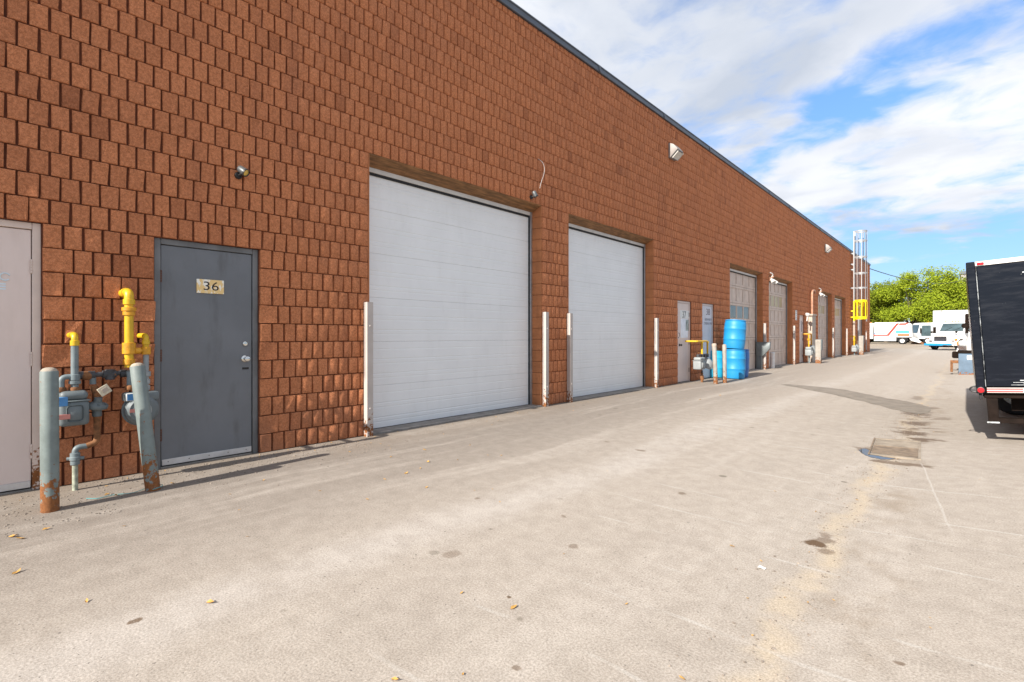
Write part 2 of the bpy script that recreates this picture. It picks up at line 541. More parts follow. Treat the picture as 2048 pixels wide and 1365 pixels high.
    c = t.mix(scr, c, (0.47, 0.44, 0.40))
    # pale sealed seam running from the basin corner
    p0, p1 = G(1842, 925), G(1905, 1068)
    dv = (p1 - p0)
    L_ = math.hypot(dv.x, dv.y)
    tx, ty = dv.x / L_, dv.y / L_
    rx_, ry_ = t.math('SUBTRACT', x, p0.x), t.math('SUBTRACT', y, p0.y)
    al = t.math('ADD', t.math('MULTIPLY', rx_, tx), t.math('MULTIPLY', ry_, ty))
    ac = t.math('SUBTRACT', t.math('MULTIPLY', rx_, ty), t.math('MULTIPLY', ry_, tx))
    ac = t.math('ADD', ac, t.math('MULTIPLY', t.math('SUBTRACT', t.noise(flat, 2.0, 3), 0.5), 0.05))
    seam = t.math('MULTIPLY', t.step(t.math('ABSOLUTE', ac), 0.003, 0.011, 0.42, 0.0), t.math('MULTIPLY', t.step(al, 0.0, 0.1), t.step(al, L_ * 0.8, L_ * 1.1, 1.0, 0.0)))
    c = t.mix(seam, c, (0.52, 0.49, 0.45))
    # aggregate
    ag = t.noise(flat, 95, 4, 0.75)
    c = t.mix(1.0, c, t.mix(t.step(ag, 0.32, 0.68), (0.74, 0.73, 0.72), (1.22, 1.23, 1.24)), 'MULTIPLY')
    pit = t.math('MULTIPLY', t.step(t.noise(flat, 46, 3, 0.62), 0.635, 0.70, 0.0, 0.9), t.step(t.noise(flat, 0.9, 4, 0.6), 0.35, 0.6, 0.35, 1.0))
    c = t.mix(pit, c, (0.105, 0.092, 0.082))
    stone = t.step(t.noise(t.vmath('ADD', flat, (9.1, 3.3, 0)), 75, 3, 0.6), 0.67, 0.73, 0.0, 0.55)
    c = t.mix(stone, c, (0.52, 0.48, 0.43))
    c = t.mix(t.step(y, 6, 26, 0.0, 0.45), c, (0.400, 0.350, 0.300))
    far = t.step(y, 52, 80)
    c = t.mix(t.math('MULTIPLY', far, t.step(t.noise(flat, 0.2, 4), 0.35, 0.6, 0.1, 0.7)), c, (0.36, 0.28, 0.19))
    t.put(bs.inputs['Base Color'], c)
    t.put(bs.inputs['Roughness'], t.math('SUBTRACT', 0.93, t.math('MULTIPLY', damp, 0.35)))
    bs.inputs['Specular IOR Level'].default_value = 0.25
    h = t.math('ADD', t.noise(flat, 85, 4, 0.7), t.math('MULTIPLY', t.noise(flat, 9, 4), 0.35))
    t.put(bs.inputs['Normal'], t.bump(h, 0.4, 0.0035))
    return m

STAINS = [(1836, 797, 0.15, 0.7, 0.6), (1832, 829, 0.28, 0.36, 0.9), (1826, 847, 0.24, 0.34, 0.85), (1824, 867, 0.24, 0.34, 0.9),
          (1846, 880, 0.26, 0.20, 0.9), (1882, 838, 0.20, 0.30, 0.5), (1733, 899, 0.14, 0.26, 0.85), (1770, 916, 0.22, 0.12, 0.8), (1633, 1090, 0.085, 0.10, 1.0), (1650, 1078, 0.08, 0.16, 0.6),
          (1648, 1102, 0.08, 0.08, 0.6), (1800, 928, 0.36, 0.15, 0.75), (1850, 816, 0.3, 0.35, 0.7), (1877, 745, 0.15, 0.8, 0.4), (1148, 1092, 0.045, 0.06, 0.5), (1127, 1033, 0.05, 0.035, 0.6), (955, 997, 0.035, 0.04, 0.6), (1215, 884, 0.06, 0.05, 0.6), (1285, 902, 0.08, 0.05, 0.6), (1364, 987, 0.04, 0.05, 0.6), (1019, 1195, 0.022, 0.02, 0.9), (268, 1243, 0.022, 0.03, 0.8), (1032, 1336, 0.03, 0.025, 0.6), (1800, 1328, 0.025, 0.022, 0.7), (902, 1110, 0.06, 0.08, 0.4)]
M['ground'] = make_ground_mat()

def make_ground():
    xs = [-600, -60, -12, -6.2] + [round(-5.742 + 0.2101 * i, 4) for i in range(25)] + [-0.55] + [0.06 + 0.305 * i for i in range(9)] + [3.4, 4.5, 6, 20, 90, 600]
    ys = [-80, -10, -2, 0, 2, 4, 6, 8, 11, 15, 20, 30, 45, 60, 80, 120, 250, 900]
    b = MB()
    vs = [[b.bm.verts.new((x, y, gz(x))) for y in ys] for x in xs]
    for i in range(len(xs) - 1):
        for j in range(len(ys) - 1):
            b.bm.faces.new((vs[i][j], vs[i + 1][j], vs[i + 1][j + 1], vs[i][j + 1]))
    o = b.build('ground', M['ground'])
    tag(o, 'dusty sun-bleached asphalt yard with a shallow gutter line', None, None, 'structure')
make_ground()

def ground_sheet(name, outline, mat, lift, sub=0.12):
    """a thin sheet that follows the yard inside a closed outline of ground points"""
    b = MB()
    ps = [Vector((p.x, p.y)) for p in outline]
    vs = [b.bm.verts.new((p.x, p.y, 0)) for p in ps]
    f = b.bm.faces.new(vs)
    bmesh.ops.triangulate(b.bm, faces=[f])
    bmesh.ops.subdivide_edges(b.bm, edges=b.bm.edges[:], cuts=3, use_grid_fill=True)
    for q in b.bm.verts:
        q.co.z = gz(q.co.x) + lift
    return b.build(name, mat, smooth=True)

# ------------------------------------------------------------------ building
PINK, D36 = (-0.32, 0.685), (1.478, 2.440)
D37, D38, D39 = (wy(1356), wy(1383.5)), (wy(1405.2), wy(1428.8)), (wy(1599.2), wy(1608.4))
GAR = [(3.795, 7.395), (8.215, 11.815), (17.21, 20.81), (21.58, 25.18), (30.35, 33.95), (34.75, 38.35), (43.0, 46.6)]
DOORS = [PINK, D36, D37, D38, D39]
END_Y, TOP = 49.1, 6.70
START_Y = -6.0
OPEN_LOW = sorted(DOORS + GAR)
OPEN_MID = sorted(GAR)

bld = thing('industrial_building', (WX, 0, 0), 'long single-storey warehouse of rust-brown split-face block with loading doors', 'building')

def segments(opens):
    out, a = [], START_Y
    for p, q in opens:
        out.append((a, p))
        a = q
    out.append((a, END_Y))
    return out

core = MB()
for opens, z0, z1 in ((OPEN_LOW, -0.3, 2.2), (OPEN_MID, 2.2, 3.6), ([], 3.6, TOP)):
    for a, b_ in segments(opens):
        core.box(WX - 0.235, WX - 0.029, a, b_, z0, z1)
core.build('wall', M['mortar'], bld, smooth=False)
rb = MB()
rb.box(-30, WX - 0.24, START_Y, END_Y - 0.01, 6.3, 6.55)
rb.box(-30, -29.8, START_Y, END_Y - 0.01, 0, 6.29)
rb.box(-29.8, WX - 0.24, START_Y, START_Y + 0.2, 0, 6.29)
rb.box(-29.8, WX - 0.24, END_Y - 0.25, END_Y - 0.012, 0, 6.29)
rb.build('roof_and_rear_wall', M['mortar'], bld, smooth=False)
cop = MB()
cop.box(WX - 0.30, WX + 0.035, START_Y, END_Y + 0.03, TOP + 0.002, TOP + 0.115, 0.008)
cop.box(WX - 0.30, WX + 0.05, START_Y, END_Y + 0.04, TOP + 0.1, TOP + 0.13, 0.006)
yy = START_Y
while yy < END_Y:
    cop.box(WX + 0.03, WX + 0.054, yy, yy + 0.04, TOP + 0.006, TOP + 0.126, 0.004)
    yy += 3.05
cop.build('coping', M['coping'], bld)

# --- the split-face pieces
def block_pieces(a, b, par, continuous):
    out = []
    y = a
    if continuous:
        y = a - (0.2 if par else 0.0)
    elif par:
        out.append((y + 0.004, y + 0.194))
        y += 0.2
    def full(y0, wd=0.4):
        n = 3 if wd > 0.3 else (2 if wd > 0.24 else 1)
        g = 0.0185
        pw = (wd - 0.016 - g * (n - 1)) / n
        return [(y0 + 0.008 + i * (pw + g), y0 + 0.008 + i * (pw + g) + pw) for i in range(n)]
    while y + 0.4 <= b + 1e-3:
        out += full(y)
        y += 0.4
    r = b - y
    if r > 0.03:
        out += full(y, r)
    return [p for p in out if p[1] > a + 0.02]

pieces = []
for row in range(34):
    z0, z1 = row * 0.2 + 0.0042, min(row * 0.2 + 0.1958, TOP - 0.003)
    par = row % 2
    if row >= 18:
        segs = [(-2.0, END_Y)]
        cont = True
    else:
        segs = [(max(a, -2.0), b_) for a, b_ in segments(OPEN_LOW if row < 11 else OPEN_MID)]
        cont = False
    for a, b_ in segs:
        for p in block_pieces(a, b_, par, cont):
            pieces.append((p[0], min(p[1], END_Y), z0, z1))

NV = 18
def piece_variant(k):
    r = np.random.default_rng(100 + k)
    rough = 1.0 if k < 12 else 2.3
    U = [0, 0.055, 0.945, 1]
    V = [0, 0.040, 0.960, 1]
    vs = []
    for i in range(4):
        for j in range(4):
            border = i in (0, 3) or j in (0, 3)
            uu, vv = U[i], V[j]
            xx = (0.0345 + r.uniform(-0.002, 0.002) * rough) if border else (0.0395 + r.uniform(-0.0035, 0.0035) * rough)
            if i in (0, 3) and 0 < j < 3:
                uu += r.normal(0, 0.012 if k < 12 else 0.045)
            if j in (0, 3) and 0 < i < 3:
                vv += r.normal(0, 0.006) * rough
            vs.append((xx, uu, vv))
    ring = [(i, 0) for i in range(4)] + [(3, j) for j in (1, 2, 3)] + [(i, 3) for i in (2, 1, 0)] + [(0, j) for j in (2, 1)]
    base = len(vs)
    for i, j in ring:
        vs.append((0.0, i / 3, j / 3))
    return np.array(vs), ring

VAR = [piece_variant(k) for k in range(NV)]
ringl = VAR[0][1]
PF = []
for i in range(3):
    for j in range(3):
        PF.append((i * 4 + j, (i + 1) * 4 + j, (i + 1) * 4 + j + 1, i * 4 + j + 1))
for k in range(12):
    a, b_ = ringl[k], ringl[(k + 1) % 12]
    PF.append((16 + k, 16 + (k + 1) % 12, b_[0] * 4 + b_[1], a[0] * 4 + a[1]))
PF = np.array(PF)
BX = WX - 0.040

def px_of(y, z, x=WX):
    zc = y * CT - x * ST
    xc = y * ST + x * CT
    return CX + F_PX * xc / zc, HY - F_PX * (z - EYE) / zc, zc

order = []
for idx, (a, b_, z0, z1) in enumerate(pieces):
    q = px_of((a + b_) / 2, (z0 + z1) / 2)
    if q[2] > 0.5 and q[0] > 2 and q[1] > 2 and b_ - a > 0.09:
        order.append((q[2], idx))
order.sort()
single = set(i for _, i in order[:300])
vmesh = []
for vs, _ in VAR:
    me = bpy.data.meshes.new('brick')
    me.from_pydata([tuple(v_) for v_ in vs], [], [tuple(int(q) for q in f) for f in PF])
    me.materials.append(M['brick'])
    vmesh.append(me)
allv, nrest = [], 0
for idx, (a, b_, z0, z1) in enumerate(pieces):
    k = int(RNG.integers(0, 12)) if RNG.random() < 0.80 else int(RNG.integers(12, NV))
    if idx in single:
        o = bpy.data.objects.new('brick', vmesh[k])
        COL.objects.link(o)
        o.parent = bld
        o.location = Vector((BX, a, z0)) - ORG[bld.name]
        o.scale = (1, b_ - a, z1 - z0)
    else:
        q = VAR[k][0].copy()
        q[:, 0] += BX
        q[:, 1] = a + q[:, 1] * (b_ - a)
        q[:, 2] = z0 + q[:, 2] * (z1 - z0)
        allv.append(q)
        nrest += 1
verts = np.concatenate(allv) - np.array(ORG[bld.name])
faces = (PF[None] + (np.arange(nrest) * 28)[:, None, None]).reshape(-1, 4)
me = bpy.data.meshes.new('bricks')
me.vertices.add(len(verts))
me.vertices.foreach_set('co', verts.astype(np.float32).ravel())
me.loops.add(faces.size)
me.loops.foreach_set('vertex_index', faces.astype(np.int32).ravel())
me.polygons.add(len(faces))
me.polygons.foreach_set('loop_start', np.arange(0, faces.size, 4, dtype=np.int32))
me.update(calc_edges=True)
me.materials.append(M['brick'])
ob = bpy.data.objects.new('bricks', me)
COL.objects.link(ob)
ob.parent = bld
ob['kind'] = 'stuff'

# --- garage doors
def sectional(parent, y0, y1, zt):
    h = zt / 6
    for i in range(6):
        z0 = i * h
        prof = [(-6.045, z0 + 0.0008), (-5.9985, z0 + 0.0008), (-5.995, z0 + 0.006)]
        for q in (0.17, 0.27, 0.50, 0.60, 0.83):
            zc = z0 + h * q
            dd = 0.0030 if q in (0.27, 0.60) else 0.0020
            prof += [(-5.995, zc - 0.011), (-5.995 - dd, zc - 0.004), (-5.995 - dd, zc + 0.004), (-5.995, zc + 0.011)]
        prof += [(-5.995, z0 + h - 0.006), (-5.9985, z0 + h - 0.0008), (-6.045, z0 + h - 0.0008)]
        MB().prism(prof, y0, y1, 'y').build('panel', M['door_white'], parent, smooth=False)

def panelled(parent, y0, y1, zt, glaze, pane_mat, cols=4):
    h = zt / 6
    for i in range(6):
        z0, z1 = i * h + 0.004, (i + 1) * h - 0.004
        sec = MB()
        sec.box(-6.045, -6.012, y0, y1, z0, z1)
        sec.box(-6.0118, -5.990, y0, y1, z0, z0 + 0.075, 0.004)
        sec.box(-6.0118, -5.990, y0, y1, z1 - 0.075, z1, 0.004)
        wd = (y1 - y0) / cols
        for c in range(cols + 1):
            yc = min(max(y0 + c * wd, y0 + 0.04), y1 - 0.04)
            sec.box(-6.0116, -5.992, yc - 0.038, yc + 0.038, z0 + 0.0755, z1 - 0.0755, 0.004)
        s_ = sec.build('panel', M['beige_door'], parent, smooth=False)
        if i == glaze:
            for c in range(cols - 1):
                MB().box(-6.0115, -6.006, y0 + c * wd + 0.08, y0 + (c + 1) * wd - 0.08, z0 + 0.085, z1 - 0.085).build('pane', pane_mat, parent, smooth=False)

GLAB = ['white ribbed overhead door, wide opening next to the door numbered 36', 'white ribbed overhead door beside the door numbered 37',
        'beige panelled overhead door with grey panes behind the blue drums', 'beige panelled overhead door with yellowed panes',
        'beige panelled overhead door behind the grey service post', 'narrow-looking beige overhead door before the ladder', 'beige overhead door behind the caged ladder']
for gi, (y0, y1) in enumerate(GAR):
    g = bpy.data.objects.new('garage_door', None)
    COL.objects.link(g)
    g.parent = bld
    g['label'] = GLAB[gi]
    ORG[g.name] = ORG[bld.name]
    if gi < 2:
        sectional(g, y0 + 0.045, y1 - 0.075, 3.56)
    else:
        panelled(g, y0 + 0.045, y1 - 0.075, 3.56, 3 if gi == 2 else 4, M['glass'] if gi == 2 else M['amber_pane'], 5 if gi == 2 else 6)
    t_ = MB()
    t_.box(-6.0, -5.955, y1 - 0.075, y1 - 0.0205, 0.0, 3.598, 0.004)
    t_.box(-6.0, -5.955, y0 + 0.0205, y0 + 0.045, 0.0, 3.598, 0.004)
    t_.build('track', M['galv'], g)
    MB().box(-5.992, -5.972, y1 - 0.095, y1 - 0.0755, 0.0, 3.5, 0.003).box(-5.992, -5.9725, y0 + 0.0455, y1 - 0.0955, 3.405, 3.44, 0.003).box(-6.03, -5.985, y0 + 0.0455, y1 - 0.0955, 0.001, 0.0035 + 0.02, 0.002).build('gasket', M['rubber'], g)
    MB().box(-5.99, -5.962, y0 + 0.046, y1 - 0.076, 3.441, 3.504, 0.003).build('head_trim', M['trim_white'], g)
    # reveal
    if gi < 3:
        for r_ in range(18):
            MB().box(WX - 0.24, WX - 0.012, y1 - 0.02, y1 - 0.001, r_ * 0.2 + 0.0025, r_ * 0.2 + 0.1975, 0.003).build('jamb_block', M['jamb'], bld, smooth=False)
    for ja, jb_ in ([(y0 + 0.001, y0 + 0.02)] + ([(y1 - 0.02, y1 - 0.001)] if gi >= 3 else [])):
        jb = MB()
        for r_ in range(18):
            jb.box(WX - 0.24, WX - 0.012, ja, jb_, r_ * 0.2 + 0.0001, r_ * 0.2 + 0.1999, 0.003)
        jb.build('jamb', M['jamb'], bld, smooth=False)
    MB().prism([(WX - 0.265, 3.6045), (WX - 0.265, 3.505), (WX - 0.20, 3.505), (WX - 0.012, 3.592), (WX - 0.012, 3.6045)], y0 + 0.021, y1 - 0.021, 'y').build('soffit', M['wood'], bld)
    MB().box(WX - 0.27, WX + 0.03, y0 + 0.021, y1 - 0.021, -0.05, 0.018, 0.006).build('threshold', M['sill'], bld)

# --- people doors
def steel_door(opening, mat, frame_mat, label, hinge_side, hinge_mat, zs=(0.32, 1.08, 1.84)):
    y0, y1 = opening
    d_ = MB().box(-5.86, -5.803, y0 + 0.062, y1 - 0.062, 0.022, 2.138, 0.003).build('steel_door', mat, bld)
    d_['label'] = label
    fr = MB()
    fr.box(-5.93, -5.788, y0 + 0.002, y0 + 0.057, 0.0, 2.198, 0.004)
    fr.box(-5.93, -5.788, y1 - 0.057, y1 - 0.002, 0.0, 2.198, 0.004)
    fr.box(-5.93, -5.788, y0 + 0.0575, y1 - 0.0575, 2.143, 2.198, 0.004)
    fr.build('frame', frame_mat, d_)
    MB().box(-5.93, -5.80, y0 + 0.0575, y1 - 0.0575, -0.05, 0.012, 0.003).build('threshold', M['sill'], d_)
    MB().box(-5.93, -5.87, y0 + 0.0575, y1 - 0.0575, 0.012, 2.142).build('stop', M['rubber'], d_)
    ye = y0 + 0.0595 if hinge_side < 0 else y1 - 0.0595
    for zc in zs:
        hb = MB()
        for k in range(5):
            hb.lathe([(0.0, 0), (0.009, 0.001), (0.009, 0.0215), (0.0, 0.0225)], (-5.7935, ye, zc - 0.057 + k * 0.023), n=10)
        hb.lathe([(0, -0.004), (0.006, -0.003), (0.006, 0.0), (0, 0.001)], (-5.7935, ye, zc - 0.058), n=8)
        hb.build('hinge', hinge_mat, d_)
    return d_

d36 = steel_door(D36, M['grey_door'], M['grey_frame'], 'grey steel door numbered 36', -1, M['hinge'])
MB().box(-5.802, -5.795, D36[0] + 0.07, D36[1] - 0.066, 0.024, 0.082, 0.002).build('door_sweep', M['steel_sweep'], d36)
for k in range(5):
    MB().lathe([(0, 0), (0.005, 0.0), (0.004, 0.003), (0, 0.004)], (-5.795, D36[0] + 0.12 + k * 0.18, 0.055), (1, 0, 0), 8).build('screw', M['ink'], d36)
pa, pb = W(393, 586, -0.058), W(447.5, 562, -0.058)
M['plate'] = paint('plate_cream', (0.62, 0.46, 0.23), 0.6, var=0.0)
t_ = NT(M['plate'].node_tree)
bs_ = t_.n['Principled BSDF']
pp = t_.node('ShaderNodeNewGeometry').outputs['Position']
peel = t_.step(t_.noise(t_.vmath('MULTIPLY', pp, (1, 1.6, 0.7)), 16, 4, 0.6), 0.49, 0.55)
t_.put(bs_.inputs['Base Color'], t_.mix(peel, (0.80, 0.56, 0.24), (0.86, 0.83, 0.74)))
MB().box(-5.8025, -5.794, pa.y, pb.y, pa.z, pb.z, 0.001).build('number_plate', M['plate'], d36)
text_on_wall('number', '36', 0.125, (pa.y + pb.y) / 2 + 0.004, (pa.z + pb.z) / 2, -5.7932, M['ink'], d36, 1.25)
kp = W(490.5, 718, -0.05)
MB().lathe([(0.0, 0), (0.036, 0.0), (0.036, 0.004), (0.030, 0.010), (0.014, 0.013), (0.013, 0.040), (0.024, 0.046), (0.028, 0.058), (0.026, 0.072), (0.016, 0.078), (0, 0.078)], (-5.803, kp.y, kp.z), (1, 0, 0), 24).build('door_knob', M['chrome'], d36)
kp2 = W(491, 688, -0.05)
MB().lathe([(0, 0), (0.031, 0), (0.030, 0.006), (0.022, 0.018), (0.019, 0.019), (0.018, 0.015), (0.008, 0.015), (0, 0.017)], (-5.803, kp2.y, kp2.z), (1, 0, 0), 24).build('deadbolt', M['chrome'], d36)
kp3 = W(492, 737, -0.05)
MB().box(-5.8032, -5.800, kp3.y - 0.035, kp3.y + 0.032, kp3.z - 0.012, kp3.z + 0.01, 0.001).build('worn_slot', M['ink'], d36)

dp = steel_door(PINK, M['pink_door'], M['pink_rust'], 'pale pink steel door with rusty lower hinge at the picture edge', 1, M['pink_rust'])
MB().box(-5.802, -5.795, PINK[0] + 0.07, PINK[1] - 0.066, 0.024, 0.078, 0.002).build('door_sweep', M['steel_sweep'], dp)
dc = MB()
c0 = W(3, 556, -0.06)
pts = []
for k in range(9):
    a = R(25 + k * 37)
    pts.append((-5.8015, c0.y + 0.02 + 0.028 * math.cos(a) * 1.1, c0.z + 0.01 + 0.03 * math.sin(a)))
for p, q in zip(pts, pts[1:]):
    dc.tube([p, q], 0.006, 6)
for k in range(3):
    zc = W(3, 568 + k * 5, -0.06).z
    dc.box(-5.8028, -5.8015, c0.y - 0.14, c0.y + 0.025, zc - 0.006, zc + 0.006)
dc.build('emblem', M['decal'], dp)

d37 = steel_door(D37, M['pink_door'], M['pink_door'], 'pale door numbered 37 with papers taped on', 1, M['hinge'])
y37 = (D37[0] + D37[1]) / 2
MB().box(-5.8025, -5.799, W(1359.8, 620, -0.06).y, W(1377.8, 620, -0.06).y, W(1368, 637.4, -0.06).z, W(1368, 621.5, -0.06).z).build('number_sign', M['label_white'], d37)
text_on_wall('number', '37', 0.26, W(1368, 630, -0.06).y, W(1368, 630.5, -0.06).z, -5.798, M['ink'], d37, 0.95)
MB().box(-5.8025, -5.8000, W(1361.3, 650, -0.06).y, W(1375.5, 650, -0.06).y, W(1368, 676, -0.06).z, W(1368, 637.9, -0.06).z).build('paper_sheet', M['paper'], d37)
MB().box(-5.7998, -5.7985, W(1371.2, 650, -0.06).y, W(1377, 650, -0.06).y, W(1374, 662, -0.06).z, W(1374, 640, -0.06).z).build('picture_sheet', M['picture'], d37)
kq = W(1357.8, 690.5, -0.06)
MB().lathe([(0, 0), (0.035, 0), (0.03, 0.012), (0.014, 0.015), (0.014, 0.04), (0.03, 0.05), (0.028, 0.07), (0, 0.075)], (-5.803, kq.y + 0.03, kq.z), (1, 0, 0), 16).build('door_knob', M['black_plastic'], d37)
wl = [W(1356.5, 667, 0.01), W(1358.5, 666, 0.03), W(1359.3, 670, 0.04), W(1358.2, 674.5, 0.03), W(1356, 677, 0.01)]
MB().tube(wl, 0.006, 6, bend=0.1).build('cable_loop', M['ink'], d37)

d38 = steel_door(D38, M['lilac_door'], M['pink_door'], 'lilac-grey door numbered 38 behind the gas meters', -1, M['hinge'])
text_on_wall('number', '38', 0.27, W(1416, 624, -0.06).y, W(1416, 625, -0.06).z, -5.8015, M['ink_brown'], d38, 1.15)
for row_y, px_a, px_b, n_ in ((639.5, 1409.5, 1423.0, 8), (647.5, 1408.0, 1424.0, 9)):      # worn-off lettering, no longer readable
    fm_ = MB()
    zc = W(1416, row_y, -0.06).z
    ya, yb = W(px_a, row_y, -0.06).y, W(px_b, row_y, -0.06).y
    for k in range(n_):
        yk = ya + (yb - ya) * (k + 0.5) / n_
        wk = (yb - ya) / n_ * 0.30
        fm_.box(-5.8028, -5.8014, yk - wk, yk - wk * 0.35, zc - 0.045, zc + 0.04 + random.uniform(-0.02, 0.015))
        fm_.box(-5.8028, -5.8014, yk - wk * 0.35, yk + wk, zc + random.uniform(-0.04, 0.02), zc + 0.035)
    fm_.build('faded_lettering', M['ink_faded'], d38)
kq = W(1424.7, 657.5, -0.06)
MB().lathe([(0, 0), (0.03, 0), (0.028, 0.01), (0, 0.014)], (-5.803, kq.y, kq.z), (1, 0, 0), 12).build('deadbolt', M['ink'], d38)
d39 = steel_door(D39, M['pink_door'], M['pink_door'], 'narrow pale door beside the beige service column', 1, M['hinge'])
mk = MB()
for k in range(6):
    p = W(1603 + random.uniform(-0.5, 0.5), 644 + k * 3.6, -0.06)
    mk.box(-5.8028, -5.8012, p.y - 0.07, p.y + 0.06, p.z - 0.05, p.z + 0.04)
mk.build('faded_marking', M['ink_faded'], d39)

# ------------------------------------------------------------------ guard posts at the loading doors
def guard_post(y, label, h=1.69, wd=0.085, dp=0.075):
    t_ = thing('guard_post', (WX + 0.06, y, 0), label, 'guard post', 'white steel guard posts at the door jambs')
    x0 = WX + 0.012
    ch = MB()
    prof = [(x0, y - wd / 2), (x0 + dp, y - wd / 2), (x0 + dp, y + wd / 2), (x0, y + wd / 2), (x0, y + wd / 2 - 0.012), (x0 + dp - 0.012, y + wd / 2 - 0.012), (x0 + dp - 0.012, y - wd / 2 + 0.012), (x0, y - wd / 2 + 0.012)]
    ch.prism(prof, -0.1, h, 'z', 0.0)
    ch.build('channel', M['post'], t_)
    MB().box(x0 + 0.001, x0 + dp - 0.001, y - wd / 2 + 0.013, y + wd / 2 - 0.013, h - 0.012, h - 0.002).build('cap', M['post'], t_)
    bl = MB()
    for zc in (0.35, h - 0.3):
        bl.lathe([(0, 0), (0.012, 0), (0.010, 0.008), (0, 0.009)], (x0 + dp, y, zc), (1, 0, 0), 8)
    bl.build('bolt', M['post'], t_)
    return t_

guard_post(GAR[0][0] - 0.035, 'white rust-footed guard post between door 36 and the first wide overhead door')
guard_post(GAR[0][1] + 0.035, 'white guard post on the block pier, side nearest door 36')
guard_post(GAR[1][0] - 0.030, 'white guard post on the block pier, side of the second white overhead door')
guard_post(GAR[1][1] + 0.035, 'white guard post between the second white overhead door and door 37')
guard_post(GAR[2][1] + 0.045, 'white guard post above which the grey sheet-metal chute is fixed', 1.72, 0.10)
guard_post(GAR[3][1] + 0.045, 'white guard post past the overhead door with yellowed panes')
guard_post(GAR[4][1] + 0.05, 'white guard post between the two beige overhead doors before the ladder')
guard_post(GAR[5][1] + 0.05, 'white guard post with a small white sign, just before the ladder')
guard_post(GAR[6][1] + 0.10, 'white guard post past the ladder near the building corner', 1.6)

# ------------------------------------------------------------------ bollards
def bollard(base, top, r, label, mat, cap_mat, flat=False, group='steel pipe bollards'):
    base, top = Vector(base), Vector(top)
    t_ = thing('bollard', base, label, 'bollard', group)
    ax = (top - base).normalized()
    L = (top - base).length
    MB().lathe([(r, -0.15), (r, 0.0), (r * 1.0, L * 0.5), (r, L - 0.006), (r * 0.93, L)], base, ax, 28).build('pipe', mat, t_)
    if flat:
        MB().lathe([(r * 0.2, L - 0.02), (r * 1.08, L - 0.03), (r * 1.10, L + 0.03), (r * 0.9, L + 0.05), (0, L + 0.055)], base, ax, 24).build('cap', cap_mat, t_)
    else:
        MB().lathe([(r * 0.92, L - 0.01), (r * 0.90, L + 0.004), (r * 0.7, L + 0.018), (r * 0.35, L + 0.026), (0, L + 0.028)], base, ax, 24).build('concrete_fill', cap_mat, t_)
    return t_

b1 = G(100, 1022)
bollard(b1, b1 + Vector((-0.004, -0.004, 1.025)), 0.054, 'upright grey rusty bollard in front of the pale pink door', M['bollard'], M['concrete'])
b2 = G(306, 980)
bollard(b2, b2 + Vector((-0.10, -0.085, 1.03)), 0.054, 'leaning grey rusty bollard in front of the gas meters by door 36', M['bollard'], M['concrete'])
bm1 = G(1431.5, 768)
bollard(bm1, bm1 + Vector((-0.02, -0.06, 1.02)), 0.056, 'pale bollard with tan bulging cap in front of door 38', M['bollard_tan'], M['duct'], True)
bm2 = G(1449.5, 766)
bollard(bm2, bm2 + Vector((0, -0.03, 1.02)), 0.054, 'pale bollard without bulging cap against the blue drums', M['bollard_tan'], M['concrete'])
# twine at the leaning bollard
tw = MB()
pt = [b2 + Vector((0.07, -0.02, 0.02)), b2 + Vector((0.06, 0.05, 0.03)), b2 + Vector((-0.03, 0.08, 0.025)), b2 + Vector((-0.08, 0.0, 0.012)), b2 + Vector((0.02, -0.14, 0.008)), b2 + Vector((-0.06, -0.26, 0.008)), b2 + Vector((-0.02, -0.36, 0.006)), b2 + Vector((-0.10, -0.42, 0.006))]
tw.tube(pt, 0.0028, 5, bend=0.06)
M['twine'] = paint('twine_teal', (0.10, 0.33, 0.34), 0.8)
tag(tw.build('twine', M['twine'], loc=b2), 'thin teal twine trailing from the foot of the leaning bollard', 'twine')

# ------------------------------------------------------------------ gas meters
def fitting(mb, c, ax, r, h):
    mb.lathe([(r * 0.8, -h / 2), (r, -h / 2 + 0.003), (r, h / 2 - 0.003), (r * 0.8, h / 2)], c, ax, 12)

def diaphragm_meter(parent, c, w_, d_, h_, mat):
    x, y, z = c
    m_ = MB()
    m_.box(x - d_ / 2, x + d_ / 2, y - w_ / 2, y + w_ / 2, z - h_ * 0.5, z + h_ * 0.22, 0.03, 3)
    m_.box(x - d_ * 0.46, x + d_ * 0.46, y - w_ * 0.47, y + w_ * 0.47, z + h_ * 0.225, z + h_ * 0.5, 0.035, 3)
    m_.box(x - d_ * 0.54, x + d_ * 0.54, y - w_ * 0.53, y + w_ * 0.53, z + h_ * 0.19, z + h_ * 0.235, 0.006)
    m_.box(x + d_ * 0.46, x + d_ * 0.60, y - w_ * 0.28, y + w_ * 0.28, z - h_ * 0.36, z + h_ * 0.10, 0.025, 2)
    return m_.build('meter_body', mat, parent)

